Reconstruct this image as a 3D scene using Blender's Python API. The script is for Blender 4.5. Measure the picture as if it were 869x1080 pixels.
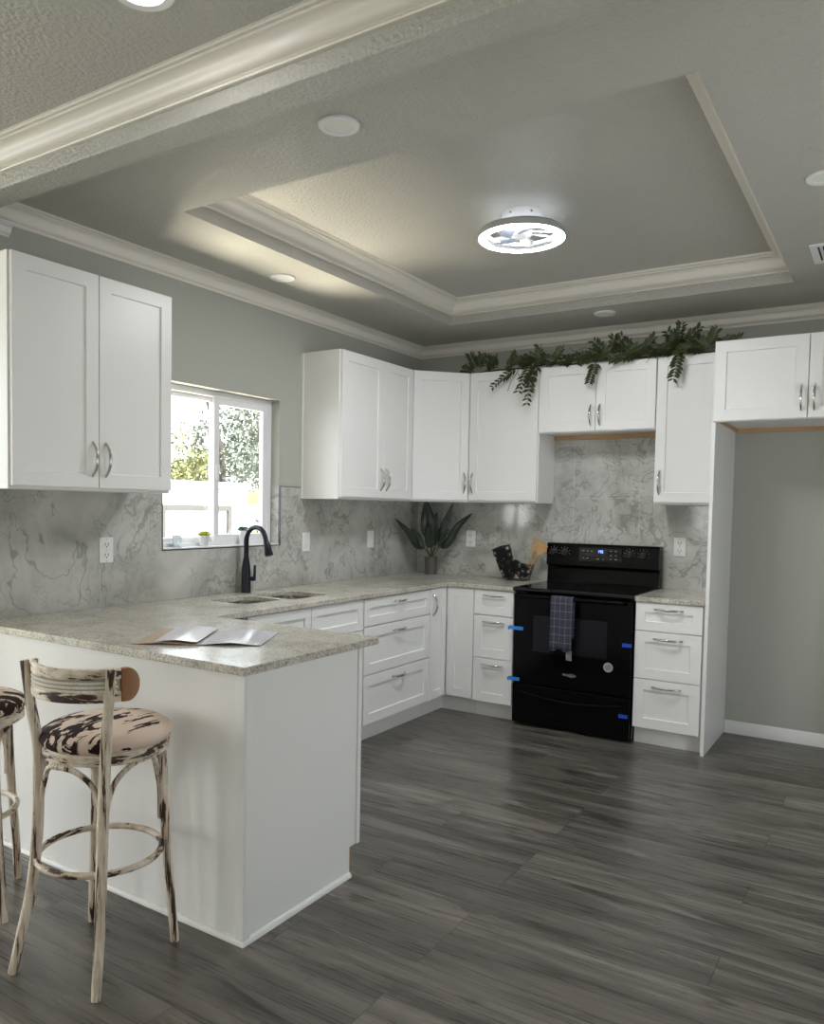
import bpy, bmesh, math, random
from mathutils import Vector, Matrix
random.seed(7)
sc = bpy.context.scene
COL = sc.collection
for o in list(bpy.data.objects):
    bpy.data.objects.remove(o)

# ------------------------------------------------------------------ camera
W, Hh = 869, 1080
F_PX, PX, PY = 829.09, 413.05, 576.35
yaw, pitch, roll = math.radians(32.886), math.radians(-2.826), math.radians(1.008)
fw = Vector((-math.sin(yaw)*math.cos(pitch), math.cos(yaw)*math.cos(pitch), math.sin(pitch)))
rt0 = Vector((math.cos(yaw), math.sin(yaw), 0)); up0 = rt0.cross(fw)
rt = math.cos(roll)*rt0 + math.sin(roll)*up0
up = -math.sin(roll)*rt0 + math.cos(roll)*up0
cd = bpy.data.cameras.new('camera'); cam = bpy.data.objects.new('camera', cd); COL.objects.link(cam)
m = Matrix((rt, up, -fw)).transposed().to_4x4(); m.translation = Vector((3.289, -5.467, 1.428))
cam.matrix_world = m
cd.sensor_fit = 'AUTO'; cd.sensor_width = 36; cd.lens = F_PX/Hh*36
cd.shift_x = (W/2-PX)/Hh; cd.shift_y = (PY-Hh/2)/Hh
cd.clip_start = .05; cd.clip_end = 200
sc.camera = cam

# ------------------------------------------------------------------ world, sun, daylight, added fill, exposure
sc.view_settings.view_transform = 'Standard'; sc.view_settings.look = 'None'
sc.view_settings.gamma = 1; sc.view_settings.use_curve_mapping = False
sc.view_settings.exposure = 0.62
wd = bpy.data.worlds.new('sky'); sc.world = wd; wd.use_nodes = True
nt = wd.node_tree; nt.nodes.clear()
out = nt.nodes.new('ShaderNodeOutputWorld'); bg = nt.nodes.new('ShaderNodeBackground')
bg.inputs['Color'].default_value = (.88, .94, 1, 1); bg.inputs['Strength'].default_value = 3.6
nt.links.new(bg.outputs[0], out.inputs[0])
sd = bpy.data.lights.new('sun', 'SUN'); sd.energy = 30.0; sd.angle = .01; sd.color = (1, .95, .86)
sun = bpy.data.objects.new('sun', sd); COL.objects.link(sun)
sun.rotation_euler = Vector((-.55, -.25, -.8)).to_track_quat('-Z', 'Y').to_euler()

def daylight(name, loc, direction, sx, sy, energy, color, portal=False):
    l = bpy.data.lights.new(name, 'AREA'); l.shape = 'RECTANGLE'; l.size = sx; l.size_y = sy
    l.energy = energy; l.color = color
    if portal: l.cycles.is_portal = True
    o = bpy.data.objects.new(name, l); COL.objects.link(o); o.location = loc
    o.rotation_euler = Vector(direction).to_track_quat('-Z', 'Y').to_euler()
    return o
daylight('window_portal', (-.13, -2.165, 1.634), (1, 0, 0), .92, .90, 1, (1, 1, 1), True)
DAY = (1, .94, .88)
daylight('daylight_window_far', (-2.475, -8.16, 1.65), (.1, 1, .12), .9, 1.1, 24, DAY)
daylight('daylight_window_middle', (.71, -8.16, 1.45), (0, 1, .12), .58, .9, 6, DAY)
daylight('added_fill_near', (2.9, -8.16, 1.45), (0, 1, .2), .6, .9, 10, DAY)  # lamp at an unseen window added to light the cabinet fronts
daylight('door_portal', (4.71, -2.55, 1.07), (-1, 0, 0), 1.0, 2.1, 1, (1, 1, 1), True)
daylight('added_bounce_lamp', (-1.05, -2.05, -.30), (.45, 0, 1), .9, 1.2, 285, (1, .88, .70))  # added warm lamp below the window, stands in for light off sunlit ground

# ------------------------------------------------------------------ materials
def mat(name, color, rough=.5, metal=0., spec=.5, bump=None, coat=0.):
    M = bpy.data.materials.new(name); M.use_nodes = True
    b = M.node_tree.nodes['Principled BSDF']
    b.inputs['Base Color'].default_value = (*color, 1); b.inputs['Roughness'].default_value = rough
    b.inputs['Metallic'].default_value = metal; b.inputs['Specular IOR Level'].default_value = spec
    b.inputs['Coat Weight'].default_value = coat
    if bump:
        scale, strength, dist = bump
        n = N(M, 'ShaderNodeTexNoise'); n.inputs['Scale'].default_value = scale; n.inputs['Detail'].default_value = 3
        tc = N(M, 'ShaderNodeTexCoord'); L(M, tc.outputs['Object'], n.inputs['Vector'])
        bp = N(M, 'ShaderNodeBump'); bp.inputs['Strength'].default_value = strength; bp.inputs['Distance'].default_value = dist
        L(M, n.outputs['Fac'], bp.inputs['Height']); L(M, bp.outputs[0], b.inputs['Normal'])
    return M
def N(M, t): return M.node_tree.nodes.new(t)
def L(M, a, b): M.node_tree.links.new(a, b)
def BS(M): return M.node_tree.nodes['Principled BSDF']
def ramp(M, stops, interp='LINEAR'):
    r = N(M, 'ShaderNodeValToRGB'); cr = r.color_ramp; cr.interpolation = interp
    while len(cr.elements) < len(stops): cr.elements.new(.5)
    for e, (p, c) in zip(cr.elements, stops):
        e.position = p; e.color = (*c, 1) if len(c) == 3 else c
    return r
def noise(M, scale, detail=4, rough=.55, dist=0., vec=None, coord='Object', map_scale=None, rot=None):
    tc = N(M, 'ShaderNodeTexCoord'); mp = N(M, 'ShaderNodeMapping')
    L(M, vec or tc.outputs[coord], mp.inputs['Vector'])
    if map_scale: mp.inputs['Scale'].default_value = map_scale
    if rot: mp.inputs['Rotation'].default_value = rot
    n = N(M, 'ShaderNodeTexNoise'); n.inputs['Scale'].default_value = scale; n.inputs['Detail'].default_value = detail
    n.inputs['Roughness'].default_value = rough; n.inputs['Distortion'].default_value = dist
    L(M, mp.outputs[0], n.inputs['Vector']); return n
def mixc(M, fac, a, b, mode='MIX'):
    x = N(M, 'ShaderNodeMix'); x.data_type = 'RGBA'; x.blend_type = mode
    for s, v in ((x.inputs[0], fac), (x.inputs[6], a), (x.inputs[7], b)):
        if hasattr(v, 'is_linked') or hasattr(v, 'links'): L(M, v, s)
        elif isinstance(v, (int, float)): s.default_value = v
        else: s.default_value = (*v, 1)
    return x.outputs[2]
def math_(M, op, a, b=None, c=None):
    x = N(M, 'ShaderNodeMath'); x.operation = op
    for s, v in zip(x.inputs, (a, b, c)):
        if v is None: continue
        if isinstance(v, (int, float)): s.default_value = v
        else: L(M, v, s)
    return x.outputs[0]

WHITE = mat('white cabinet lacquer', (.84, .835, .815), .32, spec=.45)
WALL = mat('grey wall paint', (.43, .435, .39), .55, spec=.35, bump=(90, .08, .004))
CEIL = mat('grey textured ceiling paint', (.48, .475, .43), .45, spec=.45, bump=(70, .5, .018))
TRIM = mat('cream trim enamel', (.82, .785, .71), .3, spec=.5)
TRIMW = mat('white trim', (.78, .78, .76), .35)
WOODRAW = mat('raw pine', (.52, .33, .17), .6)
BLACK = mat('black range enamel', (.0025, .0025, .003), .12, spec=.16)
BLACKG = mat('black ceramic glass', (.004, .004, .005), .05, spec=.5)
WINGL = mat('dark oven glass', (.009, .009, .012), .07, spec=.3)
KNOBM = mat('black knob', (.01, .01, .011), .3)
CHROME = mat('polished nickel', (.62, .60, .57), .16, 1.)
STEEL = mat('brushed sink steel', (.50, .48, .45), .3, 1.)
FAUC = mat('matte navy black metal', (.006, .008, .02), .35, .3)
PLATE = mat('white plastic plate', (.82, .82, .80), .35)
SLOT = mat('dark slot', (.02, .02, .02), .6)
VINYL = mat('white window vinyl', (.80, .80, .82), .3)
ALU = mat('dark metal edge strip', (.12, .12, .125), .35, .8)
GREYP = mat('grey printed mark', (.45, .45, .45), .5)
BLUE = mat('blue painters tape', (.01, .07, .55), .5)
BLUEL = mat('blue painters tape curled', (.03, .24, .75), .45)
STICK = mat('silver sticker', (.38, .38, .39), .4)
STICKD = mat('sticker print', (.10, .10, .11), .5)
LOGO = mat('silver badge', (.75, .75, .76), .3, .7)
WIRE = mat('black wire', (.012, .012, .012), .4, .5)
BAMBOO = mat('bamboo', (.56, .33, .13), .5)
CHARC = mat('grey quilted cotton', (.03, .03, .033), .9)
POTM = mat('grey metallic pot', (.20, .19, .185), .3, .8)
SOIL = mat('soil', (.03, .02, .012), .9)
WPOT = mat('white ceramic pot', (.80, .80, .80), .3)
SUCC = mat('yellow green succulent', (.45, .50, .06), .5)
SUCD = mat('blue green succulent', (.06, .11, .09), .5)
GARL = mat('garland leaf', (.038, .052, .016), .5)
GARL2 = mat('garland leaf light', (.070, .088, .028), .5)
STEM = mat('brown stem', (.06, .035, .02), .7)
PSTEM = mat('plant stalk', (.06, .085, .02), .5)
PAPER = mat('glossy paper', (.78, .78, .86), .12, spec=.6, coat=.3)
PAPERW = mat('tan printed paper', (.60, .42, .30), .14, spec=.6, coat=.3)
SHEDM = mat('white painted shed', (.80, .80, .78), .6)
SHEDG = mat('grey shed batten', (.045, .043, .04), .6)
FENCEM = mat('yellow pine board', (.15, .105, .04), .6)
BARK = mat('bark', (.035, .028, .022), .8)
LEAFG = mat('tree leaf grey green', (.105, .122, .092), .6)
LEAFY = mat('tree leaf yellow green', (.13, .135, .045), .6)
GRASS = mat('dry lawn', (.16, .16, .10), .9, bump=(40, .5, .03))
FANB = mat('clear fan blade', (.70, .78, .92), .2)
FANW = mat('white fan housing', (.80, .80, .80), .4)
RINGB = mat('grey light ring rim', (.42, .42, .41), .4)
CANE = mat('white cane weave', (.86, .82, .74), .7)
CANEB = mat('tan cane backing', (.42, .36, .28), .8)
WOODB = mat('bare brown wood end', (.28, .12, .04), .45)

def emis(name, col, strength):
    M = bpy.data.materials.new(name); M.use_nodes = True; b = BS(M)
    b.inputs['Base Color'].default_value = (.8, .8, .8, 1)
    b.inputs['Emission Color'].default_value = (*col, 1); b.inputs['Emission Strength'].default_value = strength
    return M
LEDR = emis('lit ring diffuser', (.95, .97, 1), 135.0)
ADDGLOW = emis('added inner glow', (.85, .90, 1), 7.0)
LEDD = emis('lit downlight diffuser', (.95, .96, 1), 9.0)
DIFF = mat('unlit downlight diffuser', (.78, .78, .74), .5)
DIGIT = emis('blue clock digits', (.05, .2, 1), 2.2)

def glass_mat():
    M = bpy.data.materials.new('window glass'); M.use_nodes = True; t = M.node_tree; t.nodes.clear()
    o = N(M, 'ShaderNodeOutputMaterial'); mx = N(M, 'ShaderNodeMixShader'); tr = N(M, 'ShaderNodeBsdfTransparent')
    gl = N(M, 'ShaderNodeBsdfGlossy'); fr = N(M, 'ShaderNodeLayerWeight'); gl.inputs['Roughness'].default_value = .02
    fr.inputs['Blend'].default_value = .2; tr.inputs['Color'].default_value = (.97, .98, .98, 1)
    pw = math_(M, 'MULTIPLY_ADD', math_(M, 'POWER', fr.outputs['Facing'], 3.), .4, .05); L(M, pw, mx.inputs[0]); L(M, tr.outputs[0], mx.inputs[1]); L(M, gl.outputs[0], mx.inputs[2])
    L(M, mx.outputs[0], o.inputs[0]); return M
GLASS = glass_mat()
def jar_mat():
    M = mat('clear jar glass', (.9, .95, .95), .03); BS(M).inputs['Transmission Weight'].default_value = 1; return M
JAR = jar_mat()

def floor_mat():
    M = mat('dark grey oak planks', (.07, .065, .06), .3, spec=.5)
    tc = N(M, 'ShaderNodeTexCoord'); br = N(M, 'ShaderNodeTexBrick')
    mp = N(M, 'ShaderNodeMapping'); L(M, tc.outputs['Object'], mp.inputs[0]); mp.inputs['Location'].default_value = (.43, .07, 0)
    L(M, mp.outputs[0], br.inputs['Vector'])
    br.offset = .37; br.offset_frequency = 3; br.squash = 1
    for k, v in (('Color1', (0, 0, 0, 1)), ('Color2', (1, 1, 1, 1)), ('Mortar', (.5, .5, .5, 1))): br.inputs[k].default_value = v
    br.inputs['Scale'].default_value = 1; br.inputs['Mortar Size'].default_value = .0012; br.inputs['Mortar Smooth'].default_value = .1
    br.inputs['Brick Width'].default_value = 1.25; br.inputs['Row Height'].default_value = .195; br.inputs['Bias'].default_value = 0
    # shift grain per plank
    off = N(M, 'ShaderNodeVectorMath'); off.operation = 'MULTIPLY_ADD'
    L(M, br.outputs['Color'], off.inputs[0]); off.inputs[1].default_value = (7.3, 3.1, 5.7); L(M, tc.outputs['Object'], off.inputs[2])
    g1 = noise(M, 2.2, 6, .62, 1.2, off.outputs[0], map_scale=(.42, 4.2, 1))
    g2 = noise(M, 9, 5, .65, .3, off.outputs[0], map_scale=(.25, 9, 1))
    kn = noise(M, 1.6, 3, .5, 2.4, off.outputs[0], map_scale=(.8, 3.2, 1))
    r1 = ramp(M, [(.30, (.048, .042, .035)), (.52, (.132, .120, .103)), (.72, (.25, .232, .203))]); L(M, g1.outputs['Fac'], r1.inputs[0])
    r2 = ramp(M, [(.35, (.74, .74, .74)), (.65, (1.06, 1.06, 1.06))]); L(M, g2.outputs['Fac'], r2.inputs[0])
    r3 = ramp(M, [(.30, (.30, .29, .27)), (.43, (1, 1, 1))]); L(M, kn.outputs['Fac'], r3.inputs[0])
    c = mixc(M, 1., r1.outputs[0], r2.outputs[0], 'MULTIPLY'); c = mixc(M, .75, c, r3.outputs[0], 'MULTIPLY')
    rb = ramp(M, [(0, (.90, .90, .90)), (1, (1.10, 1.09, 1.07))]); L(M, br.outputs['Color'], rb.inputs[0])
    c = mixc(M, 1., c, rb.outputs[0], 'MULTIPLY')
    c = mixc(M, br.outputs['Fac'], c, (.015, .013, .012))
    L(M, c, BS(M).inputs['Base Color'])
    bp = N(M, 'ShaderNodeBump'); bp.inputs['Strength'].default_value = .12; bp.inputs['Distance'].default_value = .002
    L(M, g2.outputs['Fac'], bp.inputs['Height']); L(M, bp.outputs[0], BS(M).inputs['Normal'])
    rr = ramp(M, [(.3, (.24, .24, .24)), (.7, (.36, .36, .36))]); L(M, g2.outputs['Fac'], rr.inputs[0]); L(M, rr.outputs[0], BS(M).inputs['Roughness'])
    return M
FLOOR = floor_mat()

def marble_mat():
    M = mat('grey veined marble tile', (.55, .55, .52), .09, spec=.5)
    w = noise(M, 2.4, 4, .6, 0.)
    tc = N(M, 'ShaderNodeTexCoord')
    ad = N(M, 'ShaderNodeVectorMath'); ad.operation = 'MULTIPLY_ADD'
    L(M, w.outputs['Color'], ad.inputs[0]); ad.inputs[1].default_value = (.35, .35, .35); L(M, tc.outputs['Object'], ad.inputs[2])
    def vein(scale, width, dist):
        n = noise(M, scale, 3, .55, dist, ad.outputs[0], rot=(.5, .5, .4))
        a = math_(M, 'ABSOLUTE', math_(M, 'SUBTRACT', n.outputs['Fac'], .5))
        r = ramp(M, [(0, (1, 1, 1)), (width, (0, 0, 0))]); L(M, a, r.inputs[0]); return r.outputs[0]
    v1 = vein(2.9, .017, .8); v2 = vein(8.5, .024, .6)
    pat = noise(M, 3.0, 5, .6, .6)
    rp = ramp(M, [(.3, (.34, .34, .31)), (.5, (.50, .50, .465)), (.72, (.62, .62, .585))]); L(M, pat.outputs['Fac'], rp.inputs[0])
    mk = noise(M, 2.1, 2); rm = ramp(M, [(.38, (0, 0, 0)), (.62, (1, 1, 1))]); L(M, mk.outputs['Fac'], rm.inputs[0])
    f1 = math_(M, 'MULTIPLY', v1, .68); f2 = math_(M, 'MULTIPLY', math_(M, 'MULTIPLY', v2, rm.outputs[0]), .75)
    c = mixc(M, f1, rp.outputs[0], (.24, .235, .215)); c = mixc(M, f2, c, (.27, .265, .245))
    L(M, c, BS(M).inputs['Base Color']); return M
MARBLE = marble_mat()
GROUT = mat('pale grout', (.62, .62, .58), .6)

def counter_mat():
    M = mat('speckled quartz', (.6, .57, .5), .2, spec=.5)
    a = noise(M, 7, 6, .7, .5); b = noise(M, 140, 3, .7); c_ = noise(M, 45, 3, .6)
    r = ramp(M, [(.34, (.44, .41, .345)), (.5, (.60, .57, .50)), (.66, (.68, .655, .59))]); L(M, a.outputs['Fac'], r.inputs[0])
    r2 = ramp(M, [(.40, (.55, .53, .49)), (.52, (1, 1, 1)), (.68, (1.12, 1.12, 1.12))]); L(M, b.outputs['Fac'], r2.inputs[0])
    r3 = ramp(M, [(.36, (.7, .68, .65)), (.46, (1, 1, 1))]); L(M, c_.outputs['Fac'], r3.inputs[0])
    c = mixc(M, 1., r.outputs[0], r2.outputs[0], 'MULTIPLY'); c = mixc(M, .8, c, r3.outputs[0], 'MULTIPLY')
    L(M, c, BS(M).inputs['Base Color']); return M
QUARTZ = counter_mat()

def worn_mat(ms):
    M = mat('distressed cream paint', (.7, .6, .48), .5)
    n = noise(M, 11, 5, .65, .5, map_scale=ms); n2 = noise(M, 30, 3, .6, map_scale=(1, 1, .4))
    r = ramp(M, [(.405, (.035, .017, .009)), (.432, (.12, .058, .028)), (.452, (.58, .48, .38)), (.6, (.82, .73, .61)), (1, (.86, .78, .66))])
    L(M, n.outputs['Fac'], r.inputs[0])
    r2 = ramp(M, [(.3, (.72, .68, .62)), (.55, (1, 1, 1))]); L(M, n2.outputs['Fac'], r2.inputs[0])
    L(M, mixc(M, .8, r.outputs[0], r2.outputs[0], 'MULTIPLY'), BS(M).inputs['Base Color']); return M
WORN = worn_mat((4.2, 4.2, .26)); WORNH = worn_mat((.9, .9, 4.2))
def hide_mat():
    M = mat('brown and cream cowhide', (.6, .5, .42), .8, spec=.2)
    n = noise(M, 15, 4, .6, .6, map_scale=(1.5, .62, 1), rot=(0, 0, -.9))
    tc = N(M, 'ShaderNodeTexCoord'); sx = N(M, 'ShaderNodeSeparateXYZ'); L(M, tc.outputs['Object'], sx.inputs[0])
    oi = N(M, 'ShaderNodeObjectInfo'); ol = N(M, 'ShaderNodeSeparateXYZ'); L(M, oi.outputs['Location'], ol.inputs[0])
    sgn = math_(M, 'MULTIPLY_ADD', math_(M, 'GREATER_THAN', ol.outputs[0], .9), .9, -.45)   # each hide has its dark side elsewhere
    s = math_(M, 'MULTIPLY_ADD', math_(M, 'ADD', sx.outputs[0], math_(M, 'MULTIPLY', sx.outputs[1], .2)), sgn, n.outputs['Fac'])
    r = ramp(M, [(.485, (.022, .009, .008)), (.508, (.66, .53, .44))]); L(M, s, r.inputs[0])
    L(M, r.outputs[0], BS(M).inputs['Base Color'])
    return M
HIDE = hide_mat()
def towel_mat():
    M = mat('blue grey windowpane check cloth', (.09, .09, .115), .9, spec=.1)
    tc = N(M, 'ShaderNodeTexCoord'); sx = N(M, 'ShaderNodeSeparateXYZ'); L(M, tc.outputs['Object'], sx.inputs[0])
    def line(o, period, ph):
        f = math_(M, 'FRACT', math_(M, 'MULTIPLY_ADD', o, 1/period, ph)); return math_(M, 'LESS_THAN', f, .07)
    k = math_(M, 'MAXIMUM', line(sx.outputs[0], .036, .3), line(sx.outputs[2], .05, .2))
    L(M, mixc(M, math_(M, 'MULTIPLY', k, .75), (.055, .055, .075), (.21, .21, .27)), BS(M).inputs['Base Color']); return M
TOWEL = towel_mat()
def mitt_mat():
    M = mat('black floral print cotton', (.02, .02, .02), .85, spec=.15)
    v = N(M, 'ShaderNodeTexVoronoi'); v.inputs['Scale'].default_value = 26
    tc = N(M, 'ShaderNodeTexCoord'); L(M, tc.outputs['Object'], v.inputs['Vector'])
    n = noise(M, 30, 3)
    d = math_(M, 'MULTIPLY_ADD', n.outputs['Fac'], .5, v.outputs['Distance'])
    r = ramp(M, [(.42, (.42, .26, .20)), (.47, (.30, .30, .27)), (.52, (.012, .012, .013)), (.62, (.014, .014, .015)), (.66, (.13, .13, .12)), (.70, (.013, .013, .013))]); L(M, d, r.inputs[0])
    L(M, r.outputs[0], BS(M).inputs['Base Color']); return M
MITT = mitt_mat()
def bigleaf_mat():
    M = mat('dark green leaf', (.012, .026, .016), .32)
    n = noise(M, 14, 2, map_scale=(1, 1, 1)); r = ramp(M, [(.3, (.008, .018, .012)), (.7, (.022, .042, .022))])
    L(M, n.outputs['Fac'], r.inputs[0]); L(M, r.outputs[0], BS(M).inputs['Base Color']); return M
BIGLEAF = bigleaf_mat()

# ------------------------------------------------------------------ mesh helpers
def quad(bm, *ps): return bm.faces.new([bm.verts.new(p) for p in ps])
def box(bm, x0, x1, y0, y1, z0, z1):
    v = [bm.verts.new((x, y, z)) for z in (z0, z1) for y in (y0, y1) for x in (x0, x1)]
    for f in ((0, 2, 3, 1), (4, 5, 7, 6), (0, 1, 5, 4), (2, 6, 7, 3), (0, 4, 6, 2), (1, 3, 7, 5)): bm.faces.new([v[i] for i in f])
    return v
def loops(bm, rings, closed=True, cap0=False, cap1=False):
    vs = [[bm.verts.new(p) for p in r] for r in rings]; n = len(vs[0])
    for a, b in zip(vs, vs[1:]):
        for i in range(n if closed else n-1):
            j = (i+1) % n; bm.faces.new((a[i], a[j], b[j], b[i]))
    if cap0: bm.faces.new(list(reversed(vs[0])))
    if cap1: bm.faces.new(vs[-1])
    return vs
def lathe(bm, prof, c=(0, 0, 0), n=32, cap0=False, cap1=False):
    return loops(bm, [[(c[0]+r*math.cos(2*math.pi*i/n), c[1]+r*math.sin(2*math.pi*i/n), c[2]+z) for i in range(n)] for r, z in prof], True, cap0, cap1)
def tube(bm, pts, rad, n=10, caps=True, closed=False, flat=1.):
    pts = [Vector(p) for p in pts]; k = len(pts)
    rad = rad if isinstance(rad, (list, tuple)) else [rad]*k
    rings = []; ref = None
    for i, p in enumerate(pts):
        if closed: t = pts[(i+1) % k]-pts[i-1]
        else: t = pts[min(i+1, k-1)]-pts[max(i-1, 0)]
        t.normalize()
        if ref is None: ref = t.orthogonal().normalized() if abs(t.z) < .9 else Vector((1, 0, 0))
        ref = (ref-t*ref.dot(t)).normalized(); s = t.cross(ref)
        rings.append([p+rad[i]*(math.cos(2*math.pi*j/n)*ref+flat*math.sin(2*math.pi*j/n)*s) for j in range(n)])
    if closed:
        vs = [[bm.verts.new(q) for q in r] for r in rings]
        for i in range(k):
            a, b = vs[i], vs[(i+1) % k]
            # align the seam
            best = min(range(n), key=lambda o: (b[o].co-a[0].co).length) if i == k-1 else 0
            for j in range(n): bm.faces.new((a[j], a[(j+1) % n], b[(j+1+best) % n], b[(j+best) % n]))
    else: loops(bm, rings, True, caps, caps)
def spline(pts, n=8):
    pts = [Vector(p) for p in pts]; o = []
    for i in range(len(pts)-1):
        p0 = pts[max(i-1, 0)]; p1 = pts[i]; p2 = pts[i+1]; p3 = pts[min(i+2, len(pts)-1)]
        for j in range(n):
            t = j/n
            o.append(.5*((2*p1)+(p2-p0)*t+(2*p0-5*p1+4*p2-p3)*t*t+(3*p1-p0-3*p2+p3)*t**3))
    o.append(pts[-1]); return o
def root_of(o):
    while o.parent: o = o.parent
    return o
def obj(name, bm, m, parent=None, smooth=False, bevel=0., local=False, subsurf=0, solid=0., label=None):
    """link one mesh; geometry given in world space is rebased on its thing's Empty unless local"""
    bmesh.ops.recalc_face_normals(bm, faces=bm.faces) if not solid else None
    if parent and not local:
        bmesh.ops.translate(bm, verts=bm.verts, vec=-root_of(parent).location)
    me = bpy.data.meshes.new(name); bm.to_mesh(me); bm.free()
    for mm in (m if isinstance(m, (list, tuple)) else [m]): me.materials.append(mm)
    if smooth:
        for p in me.polygons: p.use_smooth = True
        if smooth != 'all': me.set_sharp_from_angle(angle=math.radians(40))
    o = bpy.data.objects.new(name, me); COL.objects.link(o)
    if parent: o.parent = parent
    if solid:
        s = o.modifiers.new('solid', 'SOLIDIFY'); s.thickness = solid; s.offset = 0
    if bevel:
        b = o.modifiers.new('bevel', 'BEVEL'); b.width = bevel; b.segments = 2; b.limit_method = 'ANGLE'; b.angle_limit = math.radians(50)
    if subsurf:
        s = o.modifiers.new('sub', 'SUBSURF'); s.levels = subsurf; s.render_levels = subsurf
    if label: o['label'] = label
    return o
def tag(o, label, cat, group=None):
    o['label'] = label; o['category'] = cat
    if group: o['group'] = group
    return o
def thing(name, label, cat, loc=(0, 0, 0), rotz=0., group=None):
    o = bpy.data.objects.new(name, None); o.empty_display_size = .05; COL.objects.link(o)
    o.location = loc; o.rotation_euler = (0, 0, rotz)
    return tag(o, label, cat, group)
def struct(name, bm, m, parent=None, **k):
    o = obj(name, bm, m, parent, **k)
    if not parent: o['kind'] = 'structure'
    return o
def B(*boxes):
    bm = bmesh.new()
    for b in boxes: box(bm, *b)
    return bm
def dup(root, loc=None, rotz=None, label=None):
    r = root.copy(); COL.objects.link(r)
    if loc: r.location = loc
    if rotz is not None: r.rotation_euler = (0, 0, rotz)
    if label: r['label'] = label
    for ch in list(root.children):
        c = ch.copy(); COL.objects.link(c); c.parent = r
        for g in ch.children:
            d = g.copy(); COL.objects.link(d); d.parent = c
    return r

# ------------------------------------------------------------------ room shell
H = 2.705; ZL = 2.76; ZT = 2.86; RX = 4.6; YB = -3.60; YN = -3.715; BZ = 2.62; YF = -8.0; LX = -3.5
WY0, WY1, WZ0, WZ1 = -2.632, -1.698, 1.184, 2.084
struct('floor', B((-.1, RX+.1, YF-.1, .1, -.06, 0), (LX-.1, -.1, YF-.1, YB, -.06, 0)), FLOOR)
struct('wall_left', B((-.14, 0, WY1, .14, 0, 2.95), (-.14, 0, YN, WY0, 0, 2.95), (-.14, 0, WY0, WY1, 0, WZ0), (-.14, 0, WY0, WY1, WZ1, 2.95)), WALL)
struct('wall_back', B((0, RX+.14, 0, .14, 0, 2.95)), WALL)
PD0, PD1, PDZ = -3.05, -2.05, 2.1
struct('wall_right', B((RX, RX+.14, PD1, 0, 0, 2.95), (RX, RX+.14, YF, PD0, 0, 2.95), (RX, RX+.14, PD0, PD1, PDZ, 2.95), (RX, RX+.14, PD0, PD1, 0, .04)), WALL)
pm = (PD0+PD1)/2
struct('added_door', B((RX+.05, RX+.10, PD0, PD1, .04, .12), (RX+.05, RX+.10, PD0, PD1, PDZ-.08, PDZ), (RX+.05, RX+.10, PD0, PD0+.08, .12, PDZ-.08), (RX+.05, RX+.10, PD1-.08, PD1, .12, PDZ-.08)), VINYL)  # unseen door, its opening added and sized to let in fill light
# living room front wall with three windows, the last one added for its light
FW = [(-2.95, -2.0, 1.08, 2.2), (.42, 1.0, 1.0, 1.9), (2.6, 3.20, 1.0, 1.9)]
fb = [(LX, RX, YF-.14, YF, 2.3, 2.95)]
edges = [LX] + [e for w in FW for e in w[:2]] + [RX]
for i in range(0, len(edges), 2): fb.append((edges[i], edges[i+1], YF-.14, YF, 0, 2.3))
for x0, x1, z0, z1 in FW:
    fb.append((x0, x1, YF-.14, YF, 0, z0))
    if z1 < 2.3: fb.append((x0, x1, YF-.14, YF, z1, 2.3))
struct('wall_front', B(*fb), WALL)
for i, (x0, x1, z0, z1) in enumerate(FW):
    xm = (x0+x1)/2; y0, y1 = YF-.10, YF-.05
    struct('window_%d' % (i+2), B((x0, x1, y0, y1, z0, z0+.05), (x0, x1, y0, y1, z1-.05, z1), (x0, x0+.05, y0, y1, z0+.05, z1-.05),
        (x1-.05, x1, y0, y1, z0+.05, z1-.05), (xm-.035, xm+.035, y0, y1, z0+.05, z1-.05)), VINYL)
# kitchen ceiling with tray
TX0, TX1, TY0, TY1 = .597, 2.742, -.597, -3.032
bm = bmesh.new()
a = [(-.14, YB), (RX+.14, YB), (RX+.14, .14), (-.14, .14)]; t = [(TX0, TY1), (TX1, TY1), (TX1, TY0), (TX0, TY0)]
loops(bm, [[(x, y, H) for x, y in a], [(x, y, H) for x, y in t], [(x, y, ZT) for x, y in t]], True, False, True)
struct('ceiling', bm, CEIL)
struct('ceiling_living', B((LX, RX, YF, YN, ZL, 2.95)), CEIL)
struct('ceiling_beam', B((0, RX, YN, YB, BZ, 2.95)), CEIL, bevel=.006)
struct('light_seal_slab', B((-.14, RX+.14, YF-.14, .14, 2.95, 3.0), (LX-.14, -.14, YF-.14, YB, 2.95, 3.0)), SHEDG)  # unseen slab added over the ceilings to keep sun and sky from leaking in

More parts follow.
